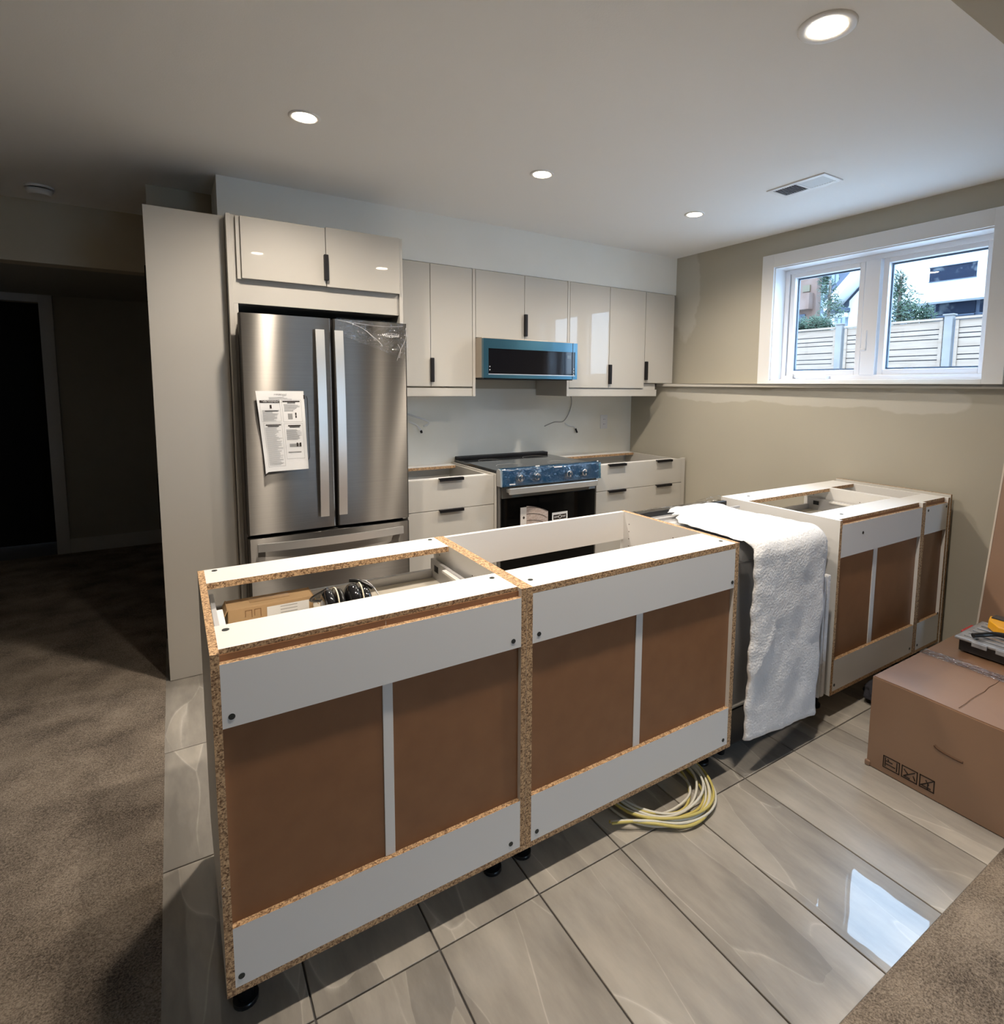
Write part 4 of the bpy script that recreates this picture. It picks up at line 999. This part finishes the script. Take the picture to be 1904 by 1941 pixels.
# organizer with tool
og = thing('parts_organizer', 'black and grey plastic parts organizer on the large carton', 'tool organizer', (2.75, -.52, BZ))
OZ = BZ+.006
bm = bmesh.new(); bx(bm, 2.632, 2.875, -.76, -.323, OZ, OZ+.048); obj('tray', bm, m_blkplastic, og, .004)
bm = bmesh.new(); bx(bm, 2.612, 2.885, -.77, -.312, OZ+.049, OZ+.062); ldp = obj('lid', bm, m_plastgrey, og, .005)
for k in range(6):
    xx = 2.64+k*.042
    bm = bmesh.new(); bx(bm, xx, xx+.012, -.74, -.335, OZ+.062, OZ+.067); obj('lid_rib', bm, m_plastgrey, ldp, .002)
for ya in (-.375, -.455):
    bm = bmesh.new(); bx(bm, 2.606, 2.613, ya-.052, ya, OZ+.040, OZ+.058); obj('latch', bm, m_plastgrey, og, .002)
bm = bmesh.new(); bx(bm, 2.70, 2.80, -.314, -.303, OZ+.045, OZ+.060); obj('latch', bm, m_red, og, .002)
tl = thing('hand_tool', 'yellow and black hand tool lying on the organizer lid', 'tool', (2.73, -.46, OZ+.068))
TZ = OZ+.068
bm = bmesh.new()
vs = [(2.86, -.345), (2.80, -.36), (2.745, -.41), (2.735, -.47), (2.79, -.50), (2.87, -.47), (2.89, -.40)]
A = [bm.verts.new((x, y, TZ)) for x, y in vs]; B = [bm.verts.new((x*.96+.04*2.81, y*.96+.04*-.42, TZ+.035)) for x, y in vs]
for i in range(len(vs)): bm.faces.new((A[i], B[i], B[(i+1) % len(vs)], A[(i+1) % len(vs)]))
bm.faces.new(A); bm.faces.new(B[::-1]); bmesh.ops.recalc_face_normals(bm, faces=bm.faces[:])
obj('yellow_body', bm, m_ytool, tl, .004)
bm = bmesh.new(); tube(bm, smooth_path([(2.625, -.372, TZ+.012), (2.665, -.395, TZ+.014), (2.70, -.43, TZ+.02), (2.72, -.50, TZ+.02), (2.72, -.60, TZ+.015)]), .010, 8); obj('black_grip', bm, m_blkplastic, tl)
bm = bmesh.new(); bx(bm, 2.77, 2.84, -.455, -.425, TZ+.034, TZ+.040); bx(bm, 2.83, 2.88, -.44, -.36, TZ+.034, TZ+.040); obj('black_inset', bm, m_blkplastic, tl, .003)

# dark rag on the floor behind the carton
bm = bmesh.new(); bmesh.ops.create_icosphere(bm, subdivisions=4, radius=1)
for v in bm.verts:
    n1 = 1+.25*noise.noise(v.co*2.2); v.co = Vector((2.64+.10*v.co.x*n1, -.05+.075*v.co.y*n1, max(0, .045+.05*v.co.z*n1)))
tag(obj('cloth_bundle', bm, m_fabric, smooth=True), 'dark grey cloth bundle on the floor between island and carton', 'cloth')

# ------------------------------------------------------------------ outside
box('ground_outside', (3.7, 60, -20, 40, .6, .7), m_grass, kind='structure')
box('ground_patio', (-12, 12, -14, YN-.12, -.4, -.05), m_grass, kind='structure')
FX = 10.8
fn = thing('fence', 'new cedar fence of horizontal boards outside the window', 'fence', (FX, 4.2, .7))
spans = [(1.0, 3.02, [2.573, 2.437, 2.350, 2.275, 2.130, 2.006, 1.925, 1.78, 1.65, 1.5]), (3.20, 4.86, [2.573, 2.429, 2.345, 2.268, 2.123, 2.003, 1.924, 1.78, 1.65, 1.5]), (5.03, 8.2, [2.573, 2.427, 2.341, 2.262, 2.117, 1.998, 1.912, 1.78, 1.65, 1.5])]
for (a, b_, zs) in spans:
    for za, zb_ in zip(zs, zs[1:]):
        jit = random.uniform(-.006, .006)
        box('board', (FX+.01+jit, FX+.035+jit, a, b_, zb_+.014, za), m_fence, fn, .003)
    box('cap_rail', (FX-.03, FX+.07, a, b_, 2.585, 2.62), m_fence, fn)
    box('side_trim', (FX-.012, FX+.012, a, a+.05, 1.4, 2.575), m_fence, fn); box('side_trim', (FX-.012, FX+.012, b_-.05, b_, 1.4, 2.575), m_fence, fn)
    box('gap_shade_sheet', (FX+.045, FX+.05, a, b_, 1.5, 2.57), m_roof, fn)  # dark sheet added behind the boards so the gaps look shaded
    box('bottom_rail', (FX-.01, FX+.06, a, b_, .75, 1.5), m_fence, fn)
for y, m in ((3.11, m_fpost), (4.955, m_fpost), (.95, m_fpost), (8.25, m_fpost)):
    p_ = box('post', (FX-.05, FX+.05, y-.06, y+.06, .7, 2.655), m, fn, .004)
    box('post_cap', (FX-.07, FX+.07, y-.08, y+.08, 2.655, 2.675), m_fpost, p_)

hw = thing('white_house', 'large white modern house with a dark ribbon window beyond the fence', 'house', (23, 5, .7))
box('wall', (22, 28, 2.0, 9.40, 4.43, 8.2), m_whouse, hw)
box('lower_wall', (22.6, 28, 2.0, 8.75, .7, 4.43), m_roof, hw)
wn = box('window', (21.97, 22.02, 6.98, 8.35, 5.10, 5.575), m_extglass, hw)
bm = bmesh.new(); bx(bm, 21.94, 21.99, 6.96, 8.37, 5.09, 5.105); bx(bm, 21.94, 21.99, 6.96, 8.37, 5.57, 5.59); obj('window_frame', bm, m_roof, wn)
for (a, b_) in ((7.15, 8.32), (5.6, 7.02), (4.0, 5.5)):
    q_ = box('window', (22.55, 22.6, a, b_, 4.03, 4.42), m_extglass, hw); box('sill', (22.5, 22.6, a, b_, 3.95, 4.0), m_roof, q_)

gh = thing('gable_house', 'white gabled house with a blue-grey roof seen through the left pane', 'house', (18, 7.5, .7))
bm = bmesh.new()
wall_pts = [(8.29, .7), (8.29, 4.04), (7.40, 4.95), (7.40, .7)]
A = [bm.verts.new((17, y, z)) for y, z in wall_pts]; B = [bm.verts.new((17.8, y, z)) for y, z in wall_pts]
for i in range(4): bm.faces.new((A[i], A[(i+1) % 4], B[(i+1) % 4], B[i]))
bm.faces.new(A[::-1]); bm.faces.new(B); bmesh.ops.recalc_face_normals(bm, faces=bm.faces[:]); obj('wall', bm, m_whouse, gh)
def slope(n_, y0, z0, y1, z1, x0, x1, t, m):
    bm = bmesh.new(); q = [bm.verts.new(p) for p in ((x0, y0, z0), (x1, y0, z0), (x1, y1, z1), (x0, y1, z1), (x0, y0, z0+t), (x1, y0, z0+t), (x1, y1, z1+t), (x0, y1, z1+t))]
    for i in ((0, 1, 2, 3), (7, 6, 5, 4), (0, 4, 5, 1), (1, 5, 6, 2), (2, 6, 7, 3), (3, 7, 4, 0)): bm.faces.new([q[k] for k in i])
    bmesh.ops.recalc_face_normals(bm, faces=bm.faces[:]); return obj(n_, bm, m, gh)
SL = 1.03
slope('roof', 8.82, 3.93, 7.40, 3.93+1.42*SL, 16.55, 17.8, .24, m_roof)
slope('fascia', 8.76, 3.74, 7.40, 3.74+1.36*SL, 16.45, 16.54, .24, m_whouse)
slope('soffit', 8.74, 3.72, 7.40, 3.72+1.34*SL, 16.46, 17.05, .05, m_whouse)
slope('eave', 8.85, 3.70, 8.25, 3.72, 16.5, 17.6, .11, m_roof)
box('porch_wall', (17.6, 17.9, 8.29, 8.72, .7, 3.68), m_gsiding, gh); box('porch_post', (16.9, 17.05, 8.66, 8.76, .7, 3.70), m_whouse, gh); box('porch_beam', (16.8, 17.1, 8.3, 8.80, 3.58, 3.70), m_whouse, gh)

gs = thing('grey_house', 'pale grey house with vertical siding and one tall dark window', 'house', (25, 12.5, .7))
bm = bmesh.new()
pts_ = [(14.2, .7), (14.2, 6.5), (12.45, 6.9), (11.55, 5.0), (11.0, .7)]
pts_ = [(14.6, .7), (14.6, 8.2), (12.9, 8.2), (11.9, 5.2), (11.9, .7)]
A = [bm.verts.new((24, y, z)) for y, z in pts_]; B = [bm.verts.new((29, y, z)) for y, z in pts_]
for i in range(5): bm.faces.new((A[i], A[(i+1) % 5], B[(i+1) % 5], B[i]))
bm.faces.new(A); bm.faces.new(B); bmesh.ops.recalc_face_normals(bm, faces=bm.faces[:]); obj('wall', bm, m_gsiding, gs)
for k in range(14):
    yy = 11.95+.19*k; zt = 5.2+(yy-11.9)*3.0 if yy < 12.9 else 8.2
    box('batten', (23.96, 24.0, yy, yy+.03, .7, zt-.05), m_gsiding, gs)
box('window', (23.93, 23.97, 12.75, 13.0, 5.25, 5.88), m_extglass, gs)
bm = bmesh.new(); wedge(bm, 23.3, 24.5, [(12.95, 8.3), (12.65, 8.3), (11.85, 5.25), (12.1, 5.25)]); bmesh.ops.recalc_face_normals(bm, faces=bm.faces[:]); obj('roof', bm, m_roof, gs)

bh = thing('brown_house', 'brown clad house at the left edge of the window', 'house', (22, 13, .7))
box('wall', (21, 21.3, 11.84, 13.6, .7, 6.4), m_brown, bh)
box('wall', (20.7, 21, 11.95, 13.6, 4.5, 5.12), m_brown, bh)
box('window', (20.95, 21.0, 12.1, 12.4, 5.2, 5.45), mat('amber_window', (.06, .045, .02), .3, bump=(20, .1, .01)), bh)
box('window', (20.95, 21.0, 12.25, 12.75, .9, 4.35), m_roof, bh)

def tree(label, x, y, zc, blobs, trunk_h, n=900, seed=1, leaf=.05):
    t = thing('evergreen_tree', label, 'tree', (x, y, .7), 'trees beyond the fence')
    bm = bmesh.new(); cyl(bm, (x, y, .7), (x, y, trunk_h), .09, 8, r1=.03); obj('trunk', bm, m_bark, t)
    rn_ = random.Random(seed); bm = bmesh.new()
    for (by, bz, ry, rz) in blobs:
        for k in range(n):
            while True:
                a, b_, c = rn_.uniform(-1, 1), rn_.uniform(-1, 1), rn_.uniform(-1, 1)
                if a*a+b_*b_+c*c < 1: break
            p = Vector((x+a*ry*.8, by+b_*ry, bz+c*rz)); d1_ = Vector((rn_.uniform(-1, 1), rn_.uniform(-1, 1), rn_.uniform(-.2, 1))).normalized(); d2_ = d1_.orthogonal().normalized()
            L_ = leaf*rn_.uniform(.7, 1.6)
            bm.faces.new([bm.verts.new(q) for q in (p, p+d1_*L_+d2_*L_*.25, p+d1_*L_*1.9, p+d1_*L_-d2_*L_*.25)])
    obj('foliage', bm, m_leaf, t, kind='stuff')
tree('green evergreen at the left of the right pane, beyond the fence', 14, 5.45, 3, [(5.48, 3.75, .13, .35), (5.35, 3.4, .30, .40), (5.15, 3.15, .40, .28), (5.5, 3.1, .35, .35), (4.95, 3.02, .25, .22)], 4.0, 450, 4)
tree('tall evergreen between brown house and gabled house', 14.8, 7.6, 3, [(7.76, 4.33, .12, .37), (7.63, 3.9, .24, .42), (7.5, 3.52, .35, .32)], 4.3, 420, 5)
tree('low dark bush above the fence in the left pane', 13.2, 7.1, 3, [(7.1, 3.0, .42, .20), (6.82, 2.93, .28, .22), (7.38, 2.9, .25, .2)], 3.0, 600, 6)

for o in bpy.data.objects:
    if '_o' in o.keys(): del o['_o']
